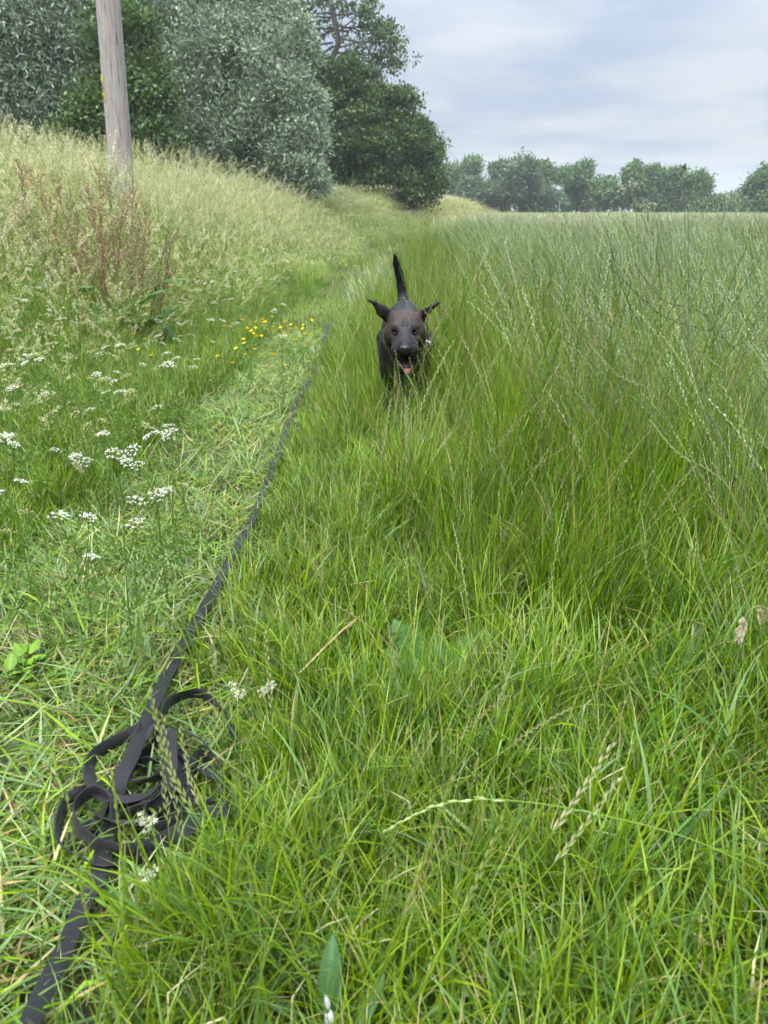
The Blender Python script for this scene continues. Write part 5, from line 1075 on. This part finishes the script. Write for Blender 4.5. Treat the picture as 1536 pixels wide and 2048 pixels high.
for (u0, v0, u1, v1, yy, lab) in [(1275, 470, 1262, 372, 1.9, 'cocksfoot stalk with large tan head against the far trees'), (1300, 480, 1290, 408, 2.3, 'cocksfoot stalk with small tan head right of the largest one'), (1320, 490, 1305, 412, 2.6, 'cocksfoot stalk third from the left against the far trees'), (1440, 480, 1450, 396, 2.3, 'greenish cocksfoot stalk under the gap of the far tree row'), (1130, 560, 1222, 628, 2.2, 'tan plump seed head low in the field at the right')]:
    if v1 > 600: quick(1225, 760, u1, v1, yy, .0, head='plume', hc=(.46, .36, .22), lab=lab, frac=.12, n=80, rad=.008)
    else: quick(u0, v0, u1, v1, yy, .0, head='tufts', hc=(.31, .34, .25), col=(.2, .24, .13), lab=lab, n=3 if yy > 2 else 4, span=.06, size=.007 if yy > 2 else .012)
for (u1, v1, yy, lab) in [(1180, 336, 2.4, 'left one of two dark narrow foxtail heads against the sky'), (1187, 322, 2.4, 'taller right one of two dark narrow foxtail heads against the sky')]:
    uu = 1362 + (u1 - 1180); q_ = quick(uu + 8, 470, uu, v1 + 10, yy, 0, head='plume', hc=(.16, .15, .13), col=(.17, .18, .12), lab=lab, frac=.05, n=60, rad=.0022, l=.006)
# cocksfoot heads lying in the foreground, foxtail on the left, dead straw
for (u_, v_, z_, lab) in [(500, 1385, .16, 'pale green cocksfoot head above the right of the leash coil'), (440, 1395, .15, 'small pale cocksfoot head touching the leash coil'), (250, 1655, .12, 'creamy flower head lying on the leash coil'), (250, 1762, .10, 'creamy flower head below the leash coil')]:
    x_, y_ = G(u_, v_, z_); P = [gnd(x_ - .10, y_ - .02), (x_ - .06, y_, z_ * .7), (x_, y_ + .01, z_), (x_ + .035, y_ + .012, z_ + .006)]
    stalk('cocksfoot_stalk', lab, P, .0011, (.2, .28, .1), 'tufts', (.52, .54, .36), n=4, span=.34, size=.014)
x_, y_ = G(165, 965, .42); stalk('foxtail_stalk', 'greenish foxtail head leaning left among the white flowers', [gnd(x_ + .06, y_), (x_ + .04, y_, .25), (x_ + .02, y_, .40), (x_ - .01, y_, .47)], .0012, (.18, .25, .08), 'plume', (.38, .38, .2), frac=.16, n=130, rad=.006, l=.006)
for (u0, v0, u1, v1, z_, lab) in [(1265, 1815, 1430, 1905, .05, 'dry straw stem lying in the grass at the lower right'), (600, 1345, 720, 1240, .14, 'dry straw stalk with pale head leaning in the grass left of centre'), (0, 1560, 30, 1640, .04, 'dry pale leaf at the left edge beside the leash coil')]:
    a_ = np.array([*G(u0, v0, z_), z_]); b_ = np.array([*G(u1, v1, z_ + .01), z_ + .02]); e_ = empty('dry_straw', tuple(a_), label=lab, cat='straw'); a = Acc()
    tube(a, [a_ * 0, (b_ - a_) * .35 + np.array([0, 0, .004]), (b_ - a_) * .7 + np.array([0, 0, .006]), b_ - a_], [.0016, .0022, .0020, .001], (.46, .38, .22), 5); a.obj('stem', M_plant, e_)
    a = Acc(); P = np.array([(b_ - a_) * .8, (b_ - a_) * .9, b_ - a_]); lens(a, (b_ - a_) * .75, b_ - a_, .035, .006, (.50, .42, .27)); lens(a, (b_ - a_) * .1, b_ - a_ + np.array([0, 0, .02]), .05, .005, (.48, .38, .2)); a.obj('husk', M_plant, e_)

# ------------------------------------------------------------------ air
hz_m = bpy.data.materials.new('air'); hz_m.use_nodes = True; t = hz_m.node_tree; t.nodes.clear()
ho = nd(t, 'ShaderNodeOutputMaterial'); pv = nd(t, 'ShaderNodeVolumePrincipled'); t.links.new(pv.outputs[0], ho.inputs['Volume'])
pv.inputs['Color'].default_value = (.88, .93, 1, 1); pv.inputs['Density'].default_value = .0009; pv.inputs['Anisotropy'].default_value = .2
bx = [(-510, 510), (-20, 745), (-1.6, 24)]; V = [(bx[0][i], bx[1][j], bx[2][k]) for i in (0, 1) for j in (0, 1) for k in (0, 1)]
hz = mesh('haze', V, [(0, 1, 3, 2), (4, 6, 7, 5), (0, 4, 5, 1), (2, 3, 7, 6), (0, 2, 6, 4), (1, 5, 7, 3)], hz_m); tagit(hz, kind='stuff')
cy.volume_bounces = 1

# short growth round and through the coil, so that no bare soil shows there
n_ = 210; x = -.62 + .56 * rng.random(n_); y = .66 + .80 * rng.random(n_)
k = (np.abs(x - np.interp(y, LEASH[:, 1], LEASH[:, 0])) > .035) & ((np.hypot(x + .40, y - 1.02) > .13) | (rng.random(n_) < .3)); x, y = x[k], y[k]
scatter('grass_round_coil', short, x, y, tilt=.2 * rng.random(len(x)), scl=.8 + .45 * rng.random(len(x)), label='short grass growing round and through the leash coil')
n_ = 110; x = -.62 + .56 * rng.random(n_); y = .66 + .80 * rng.random(n_); k = (np.abs(x - np.interp(y, LEASH[:, 1], LEASH[:, 0])) > .04) & (np.hypot(x + .40, y - 1.02) > .11); x, y = x[k], y[k]
scatter('litter_round_coil', thatch, x, y, scl=.8 + .3 * rng.random(len(x)), label='flattened dry blades round the leash coil')
n_ = 60; x = -.27 + .17 * rng.random(n_); y = .72 + .62 * rng.random(n_)
scatter('fresh_blades_by_coil', lawn, x, y, tilt=.2 * rng.random(n_), scl=.55 + .3 * rng.random(n_), label='fresh green blades at the right side of the leash coil')
